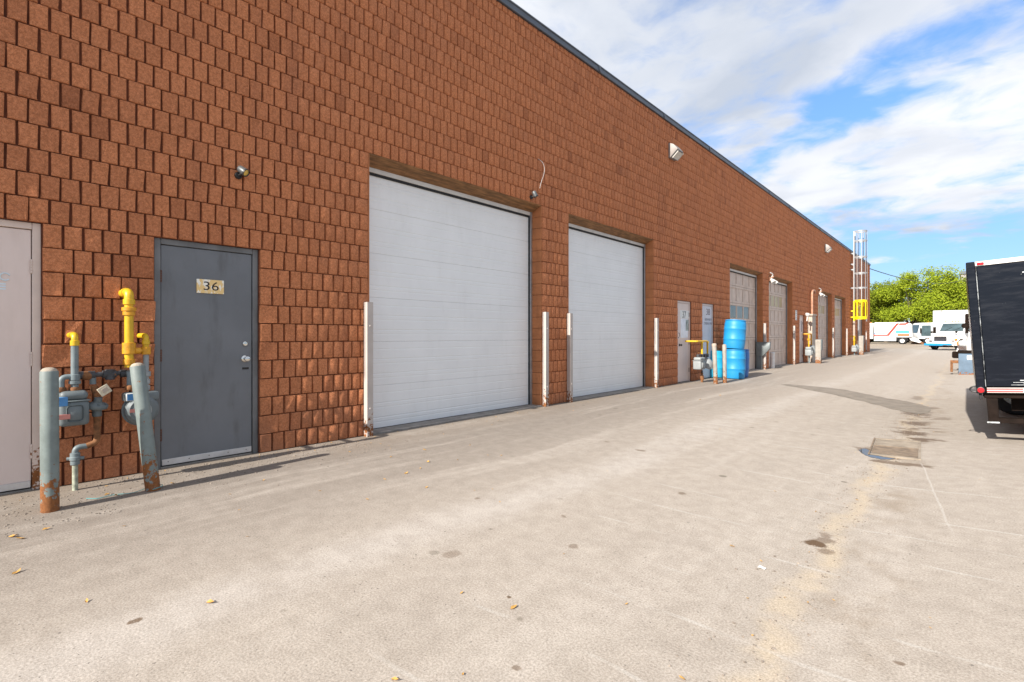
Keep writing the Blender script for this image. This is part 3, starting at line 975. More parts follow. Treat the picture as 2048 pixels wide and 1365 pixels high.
UP = (0, 0, 1)
def meter_set_one():
    t_ = thing('gas_meter_set', W(215, 940, 0.2), 'two gas meters with yellow and grey pipes between pink door and door 36', 'gas meter', 'gas meter sets along the wall')
    o = 0.20
    # left riser
    p = W(149.5, 671, o)
    q = W(151.5, 776, o)
    yl = MB().tube([(WX - 0.03, p.y, p.z), (WX + o, p.y, p.z), (WX + o, p.y, p.z - 0.07)], 0.024, 14, bend=0.05)
    fitting(yl, (WX + o, p.y, p.z - 0.065), UP, 0.031, 0.045)
    fitting(yl, (WX + o - 0.075, p.y, p.z), (1, 0, 0), 0.030, 0.04)
    yl.build('yellow_elbow', M['yellow'], t_)
    gp = MB().tube([(WX + o, p.y, p.z - 0.06), (WX + o, p.y, q.z)], 0.026, 14)
    fitting(gp, (WX + o, p.y, W(150, 755, o).z), UP, 0.036, 0.05)
    fitting(gp, (WX + o, p.y, W(150, 765, o).z), UP, 0.041, 0.03)
    gp.build('riser_pipe', M['pipe_grey'], t_)
    MB().lathe([(0.034, -0.02), (0.040, -0.012), (0.040, 0.012), (0.034, 0.02)], (WX + o, p.y, W(151, 779, o).z), UP, 8).build('union_nut', M['rusty'], t_)
    mc = W(146, 816, o)
    mb_ = diaphragm_meter(t_, (WX + o, mc.y, mc.z), 0.195, 0.16, 0.285, M['meter'])
    lx = WX + o + 0.08 * 1.2 + 0.004
    a = W(124, 806, o + 0.09)
    MB().box(lx - 0.006, lx + 0.004, a.y - 0.03, a.y + 0.035, a.z - 0.03, a.z + 0.045, 0.004).build('dial_window', M['label_blue'], t_)
    MB().box(lx - 0.006, lx + 0.003, a.y - 0.03, a.y + 0.05, a.z - 0.135, a.z - 0.095, 0.002).build('warning_label', M['label_red'], t_)
    # left leg from manifold into meter
    m0 = W(122, 754, o)
    zt = mc.z + 0.14
    m1 = W(180, 752, o)
    mz = W(180, 752, o).z
    MB().tube([(WX + o, m0.y, zt), (WX + o, m0.y, mz), (WX + o, m0.y + 0.085, mz)], 0.022, 12, bend=0.045).build('inlet_elbow', M['pipe_grey'], t_)
    MB().lathe([(0.028, -0.02), (0.034, -0.012), (0.034, 0.012), (0.028, 0.02)], (WX + o, m0.y, zt + 0.015), UP, 8).build('union_nut', M['rusty'], t_)
    # dark manifold
    e0, e1 = W(150, 753, o - 0.03), W(256, 750, o - 0.03)
    xm = WX + o - 0.045
    dm = MB().tube([(xm, e0.y - 0.02, mz), (xm, e1.y, mz + 0.01)], 0.022, 12)
    for pxm in (160, 183, 212, 226, 247):
        fitting(dm, (xm, W(pxm, 750, o - 0.04).y, mz + 0.004), (0, 1, 0), 0.034, 0.05)
    fitting(dm, (xm, W(220, 750, o - 0.04).y, mz), (0, 0, 1), 0.036, 0.09)
    dm.build('manifold', M['pipe_dark'], t_)
    MB().lathe([(0.034, -0.03), (0.037, -0.02), (0.037, 0.02), (0.034, 0.03)], (xm, W(173, 750, o - 0.04).y, mz), (0, 1, 0), 12).build('rusty_coupling', M['rusty'], t_)
    # right leg into second meter
    r0 = W(254, 750, o)
    s0 = W(254, 776, o)
    MB().tube([(xm, e1.y, mz + 0.01), (WX + o, r0.y + 0.02, mz + 0.01), (WX + o, r0.y + 0.02, s0.z)], 0.023, 12, bend=0.05).build('outlet_elbow', M['pipe_grey'], t_)
    MB().lathe([(0.030, -0.022), (0.037, -0.012), (0.037, 0.012), (0.030, 0.022)], (WX + o, r0.y + 0.02, s0.z), UP, 8).build('union_nut', M['rusty'], t_)
    # tee down to tag, regulator and supply
    td = W(188, 756, o)
    rg = W(194, 812, o)
    MB().tube([(xm, td.y, mz), (xm, td.y, mz - 0.075)], 0.023, 12).build('tee_leg', M['pipe_grey'], t_)
    gc = W(209, 781, o + 0.05)
    rm = Matrix.Rotation(R(32), 3, 'X') @ Matrix.Rotation(R(10), 3, 'Z')
    M['tag'] = paint('tag_cream', (0.60, 0.53, 0.40), 0.6, var=0.15, scale=40)
    MB().obox(gc, (0.006, 0.085, 0.075), rm, 0.002).build('tag_plate', M['tag'], t_)
    MB().obox(gc + Vector((0.005, 0.003, 0.003)), (0.005, 0.045, 0.035), rm, 0.001).build('tag_recess', M['duct'], t_)
    MB().tube([(xm, td.y + 0.005, mz - 0.09), (xm + 0.01, td.y + 0.015, W(190, 785, o).z), (WX + o, rg.y, W(194, 790, o).z), (WX + o, rg.y, rg.z + 0.03)], 0.026, 12, bend=0.05).build('rusty_elbow', M['rusty'], t_)
    rb_ = MB().lathe([(0.02, -0.055), (0.03, -0.04), (0.075, -0.012), (0.078, 0.0), (0.075, 0.012), (0.03, 0.035), (0.028, 0.075), (0.0, 0.08)], (WX + o, rg.y, rg.z), (0.25, 0.1, 1), 20)
    fitting(rb_, (WX + o, rg.y - 0.09, rg.z - 0.015), (0, 1, 0), 0.030, 0.05)
    fitting(rb_, (WX + o, rg.y, rg.z - 0.06), UP, 0.034, 0.06)
    rb_.tube([(WX + o, rg.y - 0.13, rg.z - 0.015), (WX + o, rg.y, rg.z - 0.01)], 0.018, 10)
    for k in range(6):
        a_ = k * math.pi / 3
        rb_.lathe([(0, 0.014), (0.009, 0.014), (0.008, 0.022), (0, 0.022)], (WX + o + 0.06 * math.cos(a_), rg.y + 0.06 * math.sin(a_), rg.z), UP, 6)
    rb_.build('regulator', M['meter'], t_)
    el = W(194, 885, o)
    le = W(158, 893, o)
    MB().tube([(WX + o, rg.y, rg.z - 0.06), (WX + o, rg.y, el.z + 0.0), (WX + o, rg.y - 0.07, el.z - 0.02)], 0.024, 12, bend=0.06).build('rusty_drop_pipe', M['rusty'], t_)
    lo = MB().tube([(WX + o, rg.y - 0.06, el.z - 0.02), (WX + o, le.y - 0.025, el.z - 0.02), (WX + o, le.y - 0.025, W(152, 925, o).z)], 0.022, 12, bend=0.05)
    vz = W(152, 917, o).z
    fitting(lo, (WX + o, le.y - 0.025, vz + 0.03), UP, 0.034, 0.035)
    fitting(lo, (WX + o, le.y - 0.025, vz - 0.035), UP, 0.032, 0.035)
    lo.lathe([(0.022, -0.03), (0.038, -0.012), (0.038, 0.012), (0.022, 0.03)], (WX + o, le.y - 0.025, vz), UP, 12)
    lo.tube([(WX + o - 0.02, le.y - 0.075, vz), (WX + o + 0.02, le.y + 0.03, vz)], 0.014, 8)
    lo.build('shutoff_valve', M['pipe_grey'], t_)
    M['pipe_base'] = paint('pipe_worn_green', (0.33, 0.35, 0.27), 0.6, var=0.3, scale=30)
    MB().tube([(WX + o, le.y - 0.025, vz - 0.05), (WX + o, le.y - 0.025, -0.05)], 0.020, 12).build('service_pipe', M['pipe_base'], t_)
    # tall yellow riser
    p = W(258, 585, o)
    lowz = W(262, 735, o).z
    ty = MB().tube([(WX - 0.03, p.y, p.z), (WX + o, p.y, p.z), (WX + o, p.y, p.z - 0.10)], 0.036, 16, bend=0.07)
    fitting(ty, (WX + o, p.y, p.z - 0.085), UP, 0.044, 0.05)
    fitting(ty, (WX + o - 0.09, p.y, p.z), (1, 0, 0), 0.044, 0.05)
    ty.build('yellow_elbow', M['yellow'], t_)
    MB().tube([(WX + o, p.y, p.z - 0.10), (WX + o, p.y, lowz)], 0.034, 16).build('yellow_riser', M['yellow'], t_)
    oc = MB()
    for (py_, r_, h_) in ((619, 0.054, 0.035), (627, 0.046, 0.04), (697, 0.050, 0.10), (724, 0.044, 0.05)):
        fitting(oc, (WX + o, p.y, W(260, py_, o).z), UP, r_, h_)
    oc.build('ochre_fittings', M['ochre'], t_)
    oc = MB()
    # side branch
    q = W(292, 672, o)
    bz = W(275, 702, o).z
    oc.tube([(WX + o, p.y, bz), (WX + o, q.y + 0.005, bz)], 0.020, 12)
    fitting(oc, (WX + o, (p.y + q.y) / 2, bz), (0, 1, 0), 0.029, 0.045)
    fitting(oc, (WX + o, q.y, bz), UP, 0.036, 0.07)
    oc.build('ochre_fittings', M['ochre'], t_)
    y2 = MB().tube([(WX - 0.03, q.y, q.z), (WX + o, q.y, q.z), (WX + o, q.y, bz + 0.03)], 0.024, 14, bend=0.05)
    fitting(y2, (WX + o, q.y, q.z - 0.06), UP, 0.031, 0.04)
    y2.build('yellow_elbow', M['yellow'], t_)
    mc2 = W(281, 815, o)
    g2 = MB().tube([(WX + o, q.y, bz - 0.03), (WX + o, q.y, mc2.z + 0.1)], 0.022, 12)
    for py_ in (748, 763, 775):
        fitting(g2, (WX + o, q.y, W(298, py_, o).z), UP, 0.036 if py_ < 760 else 0.031, 0.045)
    g2.build('riser_pipe', M['meter_pale'], t_)
    mm = MB().lathe([(0.0, -0.085), (0.10, -0.085), (0.125, -0.06), (0.128, -0.01), (0.14, -0.008), (0.14, 0.008), (0.128, 0.01), (0.125, 0.06), (0.10, 0.085), (0, 0.085)], (WX + o, mc2.y, mc2.z - 0.02), (1, 0.0, 0), 28)
    mm.box(WX + o - 0.06, WX + o + 0.06, mc2.y - 0.13, mc2.y + 0.13, mc2.z + 0.06, mc2.z + 0.14, 0.02, 2)
    mm.build('meter_body', M['meter'], t_)
    lz = W(255, 795, o + 0.09)
    MB().box(WX + o + 0.061, WX + o + 0.068, mc2.y - 0.12, mc2.y + 0.02, mc2.z + 0.07, mc2.z + 0.135, 0.003).build('dial_plate', M['label_white'], t_)
    MB().box(WX + o + 0.069, WX + o + 0.072, mc2.y - 0.11, mc2.y - 0.04, mc2.z + 0.075, mc2.z + 0.13).build('dial_window', M['label_blue'], t_)
    MB().lathe([(0, 0), (0.07, 0), (0.07, 0.004), (0, 0.005)], (WX + o + 0.086, mc2.y - 0.005, mc2.z - 0.02), (1, 0, 0), 24).build('face_plate', M['meter_pale'], t_)
    MB().box(WX + o + 0.092, WX + o + 0.094, mc2.y - 0.10, mc2.y - 0.045, mc2.z - 0.03, mc2.z + 0.0).build('warning_label', M['label_red'], t_)
meter_set_one()

def meter_set_two():
    t_ = thing('gas_meter_set', W(1402, 765, 0.3), 'two pale gas meters on a yellow pipe loop in front of doors 37 and 38', 'gas meter', 'gas meter sets along the wall')
    o = 0.30
    x = WX + o
    a, b_ = W(1404, 683, o), W(1415, 683, o)
    c = W(1404, 710, o)
    yl = MB().tube([(WX - 0.02, a.y - 0.35, a.z), (x, a.y - 0.35, a.z), (x, b_.y, a.z), (x, b_.y, c.z)], 0.026, 10, bend=0.05)
    yl.tube([(x, a.y, a.z), (x, a.y, c.z)], 0.026, 10)
    for yy_ in (a.y, b_.y):
        fitting(yl, (x, yy_, a.z - 0.03), UP, 0.036, 0.05)
    yl.build('yellow_pipe_loop', M['yellow'], t_)
    for k, (pxc, pyc) in enumerate(((1400, 727), (1417, 728))):
        m = W(pxc, pyc, o + 0.02)
        if k == 0:
            diaphragm_meter(t_, (x, m.y, m.z), 0.34, 0.22, 0.33, M['meter_pale'])
        else:
            MB().lathe([(0, -0.08), (0.13, -0.08), (0.16, -0.03), (0.19, -0.01), (0.19, 0.01), (0.16, 0.03), (0.10, 0.08), (0.05, 0.10), (0, 0.10)], (x + 0.02, m.y - 0.05, m.z + 0.02), (0.8, -0.3, 0.5), 24).build('meter_body', M['meter_pale'], t_)
    fm = MB()
    for yy_ in (a.y - 0.28, a.y, a.y + 0.2, b_.y):
        fitting(fm, (x, yy_, c.z - 0.03), UP, 0.04, 0.09)
    fm.tube([(x, a.y - 0.30, c.z), (x, b_.y + 0.03, c.z)], 0.024, 10)
    fm.build('manifold', M['pipe_dark'], t_)
    s_ = W(1404, 745, o)
    MB().tube([(x, a.y, s_.z + 0.05), (x, a.y, 0.22)], 0.022, 10).build('service_pipe', M['pipe_dark'], t_)
    MB().lathe([(0.022, -0.08), (0.035, 0.0), (0.05, 0.05), (0.05, 0.13), (0.03, 0.16), (0.03, 0.22), (0.02, 0.23)], (x, a.y, 0.03), UP, 10).build('rusty_valve', M['rusty'], t_)
meter_set_two()

def small_meter_set(px, pyc, pybase, label, ypx):
    o = 0.28
    c = W(px, pyc, o)
    t_ = thing('gas_meter_set', (WX + o, c.y, 0), label, 'gas meter', 'gas meter sets along the wall')
    x = WX + o
    diaphragm_meter(t_, (x, c.y - 0.05, c.z - 0.02), 0.46, 0.26, 0.40, M['meter_pale'])
    MB().lathe([(0, -0.07), (0.16, -0.06), (0.20, -0.01), (0.20, 0.01), (0.12, 0.07), (0, 0.09)], (x + 0.08, c.y + 0.34, c.z + 0.08), (0.8, -0.4, 0.4), 18).build('regulator', M['meter_pale'], t_)
    zt = c.z + 0.22
    yl = MB().tube([(x, c.y - 0.15, zt - 0.05), (x, c.y - 0.15, zt + 0.55), (x, c.y + 0.35, zt + 0.55), (x, c.y + 0.35, zt)], 0.035, 8, bend=0.06)
    yl.tube([(WX - 0.02, c.y + 0.1, zt + 0.55), (x, c.y + 0.1, zt + 0.55)], 0.035, 8)
    fitting(yl, (x, c.y - 0.15, zt + 0.3), UP, 0.06, 0.1)
    yl.build('pipe_loop', ypx, t_)
    MB().tube([(x, c.y - 0.05, c.z - 0.2), (x, c.y - 0.05, -0.05)], 0.035, 8).build('service_pipe', M['pipe_grey'], t_)
small_meter_set(1619, 702, 727, 'pale gas meter with ochre pipe loop on the beige service column', M['ochre'])
small_meter_set(1709, 697, 710, 'small gas meter with yellow pipe loop under the ladder cage', M['yellow'])

# ------------------------------------------------------------------ lamps
def spot_lamp(px, py, label, aim):
    c = W(px, py, 0.0)
    t_ = thing('spot_lamp', (WX, c.y, c.z), label, 'wall lamp')
    MB().lathe([(0, -0.03), (0.036, -0.03), (0.038, 0.010), (0.030, 0.022), (0, 0.024)], (WX, c.y, c.z), (1, 0, 0), 20).build('base', M['black_plastic'], t_)
    k = Vector((WX + 0.07, c.y + 0.014, c.z + 0.02))
    MB().tube([(WX + 0.015, c.y, c.z), (WX + 0.05, c.y + 0.007, c.z + 0.004), k], 0.013, 10, bend=0.02).build('arm', M['black_plastic'], t_)
    ax = Vector(aim).normalized()
    kc = k + Vector((0, 0.014, 0.02))
    MB().lathe([(0.0, -0.065), (0.028, -0.062), (0.036, -0.052), (0.038, 0.0), (0.040, 0.030), (0.040, 0.040), (0.035, 0.040), (0.034, 0.030)], kc, ax, 22).build('lamp_head', M['lamp_grey'], t_)
    MB().lathe([(0.034, 0.020), (0.034, 0.031), (0.014, 0.035), (0, 0.036)], kc, ax, 22).build('lens', M['lens_yellow'], t_)
    MB().lathe([(0.0405, 0.026), (0.0425, 0.030), (0.0425, 0.041), (0.036, 0.0425), (0.035, 0.038)], kc, ax, 22, False).build('bezel', M['black_plastic'], t_)
    return t_
spot_lamp(476, 352, 'small grey spot lamp with yellow lens above door 36', (0.72, 0.42, -0.55))
spot_lamp(1062, 395, 'small grey spot lamp over the end of the wide white overhead door', (0.3, 0.3, -0.9))
pw = [W(1076, 318, 0.0), W(1084, 323, 0.05), W(1089.5, 335, 0.07), W(1088, 350, 0.06), W(1083, 362, 0.05), W(1079.5, 377, 0.06)]
tag(MB().tube(pw, 0.0035, 6, bend=0.2).build('loose_cable', M['lamp_white'], loc=pw[0]), 'loose white cable curling from the wall above the spot lamp', 'cable')

def wall_pack(px, py, label, s=1.0):
    c = W(px, py, 0.0)
    t_ = thing('wall_pack_light', (WX, c.y, c.z), label, 'wall light')
    prof = [(WX - 0.02, c.z - 0.17 * s), (WX + 0.05, c.z - 0.17 * s), (WX + 0.235 * s, c.z - 0.005), (WX + 0.235 * s, c.z + 0.02), (WX + 0.13 * s, c.z + 0.15 * s), (WX + 0.03, c.z + 0.20 * s), (WX - 0.02, c.z + 0.20 * s)]
    MB().prism(prof, c.y - 0.18 * s, c.y + 0.18 * s, 'y', 0.008).build('housing', M['fixture'], t_)
    n = Vector((0.67, 0, -0.74))
    a, b_ = Vector((WX + 0.062, c.y, c.z - 0.165 * s)), Vector((WX + 0.232 * s, c.y, c.z - 0.012))
    nn = Vector((b_.z - a.z, 0, -(b_.x - a.x))).normalized()
    g = MB()
    u_ = Vector((0, 0.165 * s, 0))
    mid = (a + b_) / 2
    ax = (b_ - a)
    m3 = Matrix((ax.normalized(), Vector((0, 1, 0)), nn)).transposed()
    MB().obox(mid + nn * 0.004, (ax.length * 0.98, 0.352 * s, 0.018), m3, 0.002).build('lens_frame', M['black_plastic'], t_)
    MB().obox(mid + nn * 0.022, (ax.length * 0.86, 0.31 * s, 0.03), m3, 0.008).build('lens', M['lens'], t_)
wall_pack(1343, 306, 'beige wedge-shaped wall light above the space between doors 37 and 38')
wall_pack(1651, 498, 'beige wedge-shaped wall light near the ladder', 1.15)

def twin_flood(px, py, label):
    c = W(px, py, 0.0)
    t_ = thing('twin_flood_lamp', (WX, c.y, c.z), label, 'wall lamp')
    MB().box(WX - 0.02, WX + 0.05, c.y - 0.07, c.y + 0.07, c.z - 0.02, c.z + 0.14, 0.01).tube([(WX + 0.05, c.y, c.z + 0.1), (WX + 0.16, c.y, c.z + 0.15)], 0.022, 8).build('base', M['copper'], t_)
    for s in (-1, 1):
        k = Vector((WX + 0.15, c.y + s * 0.13, c.z - 0.04))
        MB().tube([(WX + 0.03, c.y, c.z), k], 0.02, 8).lathe([(0, -0.13), (0.045, -0.12), (0.055, -0.06), (0.085, 0.04), (0.09, 0.08), (0.075, 0.082), (0.03, 0.05), (0, 0.05)], k, (0.55, s * 0.35, -0.75), 16).build('lamp_head', M['lamp_white'], t_)
    MB().tube([(WX + 0.04, c.y, c.z + 0.08), (WX + 0.13, c.y + 0.05, c.z + 0.24), (WX + 0.05, c.y - 0.1, c.z + 0.30)], 0.02, 6, bend=0.1).build('sensor_arm', M['lamp_white'], t_)
twin_flood(1539, 562, 'white twin flood lamp on the pier before the overhead door with yellowed panes')
twin_flood(1637, 589, 'white twin flood lamp past the copper pipe')

# ------------------------------------------------------------------ wall-mounted bits
def plate(px0, px1, py0, py1, label, name='wall_plate'):
    a, b_ = W(px0, py1, 0.01), W(px1, py0, 0.01)
    c = W((px0 + px1) / 2, (py0 + py1) / 2, 0.01)
    t_ = thing(name, (WX, c.y, c.z), label, 'sign')
    h0, h1 = W((px0 + px1) / 2, py1, 0.01).z, W((px0 + px1) / 2, py0, 0.01).z
    MB().box(WX + 0.008, WX + 0.018, a.y, b_.y, h0, h1, 0.002).build('panel', M['label_white'], t_)
    f = MB()
    n = 5
    for k in range(n):
        zc = h0 + (h1 - h0) * (k + 0.5) / n
        f.box(WX + 0.0185, WX + 0.020, a.y + (b_.y - a.y) * 0.25, b_.y - (b_.y - a.y) * 0.25, zc - (h1 - h0) * 0.03, zc + (h1 - h0) * 0.03)
    f.build('marking', M['ink_faded'], t_)
plate(1590.8, 1593.8, 621, 641, 'narrow white notice on the wall past the yellow-paned overhead door')
plate(1731.8, 1734, 631, 643, 'narrow white notice near the far building corner')

# grey sheet-metal chute
yc = GAR[2][1]
t_ = thing('sheet_metal_chute', (WX + 0.05, yc, 0), 'grey sheet-metal chute with slanted underside at the jamb behind the drums', 'chute')
zA, zB, zC = W(1515, 686, 0).z, W(1515, 699, 0).z, W(1512, 714, 0).z
MB().prism([(WX - 0.20, zA), (WX + 0.27, zA), (WX + 0.27, zB + 0.02), (WX + 0.02, zC), (WX - 0.20, zC)], yc - 0.16, yc - 0.03, 'y', 0.004).build('hopper', M['chute'], t_)
MB().box(WX - 0.19, WX + 0.0, yc - 0.15, yc - 0.04, 0.02, zC - 0.001, 0.004).build('down_leg', M['chute'], t_)
MB().box(WX - 0.21, WX + 0.28, yc - 0.17, yc - 0.025, zA + 0.0005, zA + 0.02, 0.003).build('lid', M['chute'], t_)
# white pipe stub at the next door
p = W(1543.5, 705, 0.04)
t_ = thing('plastic_pipe_stub', (WX + 0.06, p.y, 0), 'short white plastic pipe standing at the jamb of the yellow-paned door', 'pipe')
MB().tube([(WX + 0.06, p.y, 0.0), (WX + 0.06, p.y, p.z - 0.03)], 0.085, 16).build('pipe', M['pvc'], t_)
MB().lathe([(0.085, -0.05), (0.095, -0.045), (0.095, 0.01), (0.07, 0.035), (0, 0.045)], (WX + 0.06, p.y, p.z - 0.035), UP, 16).build('cap', M['pvc'], t_)

# beige service column with copper pipe
a, b_ = W(1617.3, 632, 0.05), W(1624.5, 632, 0.05)
t_ = thing('service_column', (WX + 0.08, (a.y + b_.y) / 2, 0), 'beige boxed service column with a copper pipe rising from its top', 'duct')
ym = (a.y + b_.y) / 2
MB().box(WX + 0.005, WX + 0.20, a.y, b_.y, 0.0, a.z, 0.008).build('column', M['duct'], t_)
MB().box(WX + 0.005, WX + 0.24, a.y - 0.08, b_.y + 0.05, a.z + 0.001, a.z + 0.08, 0.008).build('lid', M['duct'], t_)
tp = W(1621, 581, 0.08)
MB().tube([(WX + 0.12, ym, a.z + 0.07), (WX + 0.12, ym, tp.z), (WX + 0.12, ym + 0.55, tp.z + 0.03), (WX + 0.12, ym + 0.6, tp.z - 0.12)], 0.045, 10, bend=0.22).build('copper_pipe', M['copper'], t_)
lp = W(1613, 632, 0.1)
MB().lathe([(0, -0.1), (0.07, -0.08), (0.09, 0.05), (0.05, 0.08), (0, 0.085)], (WX + 0.14, lp.y, lp.z + 0.05), (0.5, -0.6, -0.3), 14).tube([(WX + 0.02, lp.y + 0.2, lp.z), (WX + 0.14, lp.y, lp.z + 0.03)], 0.025, 8).tube([(WX + 0.14, lp.y, lp.z - 0.02), (WX + 0.12, lp.y - 0.03, lp.z - 0.25)], 0.025, 8).build('flood_lamp', M['lamp_white'], t_)

# service posts standing in front of the wall
def service_post(px, pyb, pyt, wd, label, capm):
    g = G(px, pyb)
    h = EYE + (HY - pyt) / F_PX * (g.y * CT - g.x * ST)
    t_ = thing('service_post', g, label, 'bollard')
    MB().box(g.x - wd / 2, g.x + wd / 2, g.y - wd / 2, g.y + wd / 2, g.z - 0.1, h, 0.01).build('post', M['bollard_tan'], t_)
    MB().box(g.x - wd * 0.5, g.x + wd * 0.62, g.y - wd * 0.1, g.y + wd * 0.9, h * 0.55, h + 0.02, 0.01).build('box', capm, t_)
service_post(1637, 727, 680, 0.22, 'square rusty post with grey box in front of the beige overhead doors', M['meter'])
service_post(1722.5, 709.5, 672, 0.26, 'pale post with dark box at the foot of the ladder', M['pipe_dark'])

# ------------------------------------------------------------------ caged ladder
def ladder():
    y0 = wy(1702.5)
    t_ = thing('caged_ladder', (WX, y0, 0), 'caged aluminium roof ladder with a yellow gate section', 'ladder')
    hw, R_ = 0.23, 0.36
    xr = WX + 0.18
    zlo, zhi = 2.2, 8.05
    for s in (-1, 1):
        MB().box(xr - 0.03, xr + 0.03, y0 + s * hw - 0.02, y0 + s * hw + 0.02, 3.5, zhi, 0.004).build('rail', M['alu'], t_)
        MB().box(xr - 0.035, xr + 0.035, y0 + s * hw - 0.025, y0 + s * hw + 0.025, zlo, 3.499, 0.004).build('rail', M['ladder_yellow'], t_)
    z = 2.35
    while z < zhi - 0.9:
        MB().tube([(xr, y0 - hw, z), (xr, y0 + hw, z)], 0.016, 6).build('rung', M['ladder_yellow'] if z < 3.5 else M['alu'], t_)
        z += 0.30
    for zc in (2.45, 2.85, 4.35, 5.55, 5.9, 6.6):
        br = MB()
        for s in (-1, 1):
            br.box(WX - 0.01, xr, y0 + s * (hw + 0.03) - 0.012, y0 + s * (hw + 0.03) + 0.012, zc - 0.035, zc + 0.035)
            br.box(WX + 0.005, WX + 0.03, y0 + s * (hw + 0.1) - 0.10, y0 + s * (hw + 0.1) + 0.09, zc - 0.03, zc + 0.03)
        br.build('bracket', M['ladder_yellow'] if zc < 3.5 else M['alu'], t_)
    def hoop_pts(z):
        pts = [(xr, y0 - hw, z)]
        for k in range(13):
            a_ = -math.pi * 0.62 + k * math.pi * 1.24 / 12
            pts.append((xr + 0.33 + R_ * math.cos(a_), y0 + R_ * math.sin(a_), z))
        pts.append((xr, y0 + hw, z))
        return pts
    def hoop(z, h, m):
        b = MB()
        P = [Vector(p) for p in hoop_pts(z)]
        rings = []
        for i, p in enumerate(P):
            tg = (P[min(i + 1, len(P) - 1)] - P[max(i - 1, 0)]).normalized()
            nn = Vector((tg.y, -tg.x, 0)) * 0.006
            rings.append([p + nn + Vector((0, 0, -h / 2)), p - nn + Vector((0, 0, -h / 2)), p - nn + Vector((0, 0, h / 2)), p + nn + Vector((0, 0, h / 2))])
        b.rings(rings).build('hoop', m, t_)
    for z in (4.35, 5.3, 6.35, 7.4, 8.02):
        hoop(z, 0.08, M['alu'])
    hoop(3.50, 0.13, M['ladder_yellow'])
    hoop(2.40, 0.16, M['ladder_yellow'])
    for k in range(7):
        a_ = -math.pi * 0.62 + k * math.pi * 1.24 / 6
        x, y = xr + 0.33 + (R_ + 0.014) * math.cos(a_), y0 + (R_ + 0.014) * math.sin(a_)
        m3 = Matrix.Rotation(a_, 3, 'Z')
        MB().obox((x, y, (3.56 + 8.05) / 2), (0.008, 0.05, 8.05 - 3.56), m3).build('cage_bar', M['alu'], t_)
        MB().obox((x, y, (3.44 + 2.46) / 2), (0.010, 0.07, 3.44 - 2.46), m3).build('cage_bar', M['ladder_yellow'], t_)
    return y0
ly = ladder()
t_ = thing('vent_stack', (WX + 0.06, ly + 0.9, 0), 'pale pipe rising on the wall behind the ladder', 'pipe')
MB().tube([(WX + 0.08, ly + 0.5, 0.9), (WX + 0.08, ly + 0.5, 2.6)], 0.07, 10).build('pipe', M['duct'], t_)
MB().tube([(WX + 0.08, ly + 2.4, 0.9), (WX + 0.08, ly + 2.4, 3.3)], 0.05, 8).build('conduit', M['galv'], t_)

# ------------------------------------------------------------------ drums
def drum(loc, label, mat, tilt=(0, 0), r=0.305, h=0.86):
    t_ = thing('plastic_drum', loc, label, 'drum', 'blue plastic drums')
    t_.rotation_euler = (R(tilt[0]), R(tilt[1]), 0)
    prof = [(0, 0.012), (r * 0.80, 0.012), (r * 0.84, 0.0), (r * 0.90, 0.008), (r * 0.955, 0.06), (r * 0.985, 0.20)]
    for zc in (0.285, 0.59):
        prof += [(r * 0.995, zc - 0.022), (r * 1.012, zc - 0.012), (r * 1.012, zc + 0.012), (r * 0.995, zc + 0.022)]
    prof += [(r * 0.99, 0.68), (r * 0.97, 0.77), (r * 0.915, h - 0.035), (r * 0.90, h - 0.03)]
    MB().lathe(prof + [(r * 0.90, h - 0.045), (0, h - 0.045)], (0, 0, 0), UP, 40).build('body', mat, t_, local=True)
    MB().lathe([(r * 0.86, h - 0.044), (r * 0.86, h - 0.004), (r * 0.90, h), (r * 0.955, h - 0.002), (r * 0.96, h - 0.03), (r * 0.903, h - 0.036)], (0, 0, 0), UP, 40).build('rim', mat, t_, local=True)
    for s in (-1, 1):
        MB().lathe([(0.045, h - 0.044), (0.045, h - 0.015), (0.03, h - 0.012), (0, h - 0.02)], (s * r * 0.55, 0, 0), UP, 14).build('bung', mat, t_, local=True)
    return t_
dA = G(1468, 757.5)
dA.z = gz(dA.x)
d1 = drum(dA, 'light blue plastic drum standing in front under the tipped one', M['blue_drum'], (-3.0, 0.5))
drum(dA + Vector((-0.02, 0.04, 0.872)), 'light blue plastic drum balanced on top of the others, slightly tilted', M['blue_drum'], (-5.0, 2.0))
drum(dA + Vector((-0.10, 0.66, 0.0)), 'deep blue plastic drum behind the stacked pair on the side of the beige door', M['blue_drum_dark'], (-3.5, 1.0))
drum(dA + Vector((-0.50, -0.14, 0.0)), 'teal-blue plastic drum leaning at the wall beside door 38', M['blue_drum_teal'], (-7, -3.0), 0.25, 0.80)

# ------------------------------------------------------------------ catch basin, patch and puddle
M['patch'] = paint('patch_asphalt', (0.215, 0.185, 0.152), 0.9, var=0.16, scale=5, bump=0.006)
out = [(1562, 769.5), (1580, 769.2), (1605, 771.5), (1645, 775), (1690, 780.5), (1730, 788), (1775, 797.5), (1815, 804), (1845, 810), (1862, 817), (1856, 827), (1838, 829), (1815, 825), (1790, 820), (1760, 811.5), (1720, 802), (1680, 793), (1640, 784.5), (1600, 776.5)]
poly = [G(*p) for p in out]
fine_poly = []
for a, b_ in zip(poly, poly[1:] + poly[:1]):
    for k in range(4):
        q = a.lerp(b_, k / 4)
        fine_poly.append(Vector((q.x + random.uniform(-0.02, 0.02), q.y + random.uniform(-0.05, 0.05), 0)))
o = ground_sheet('asphalt_patch', fine_poly, M['patch'], 0.005)
tag(o, 'darker strip of patched asphalt running across the yard', None, None, 'structure')

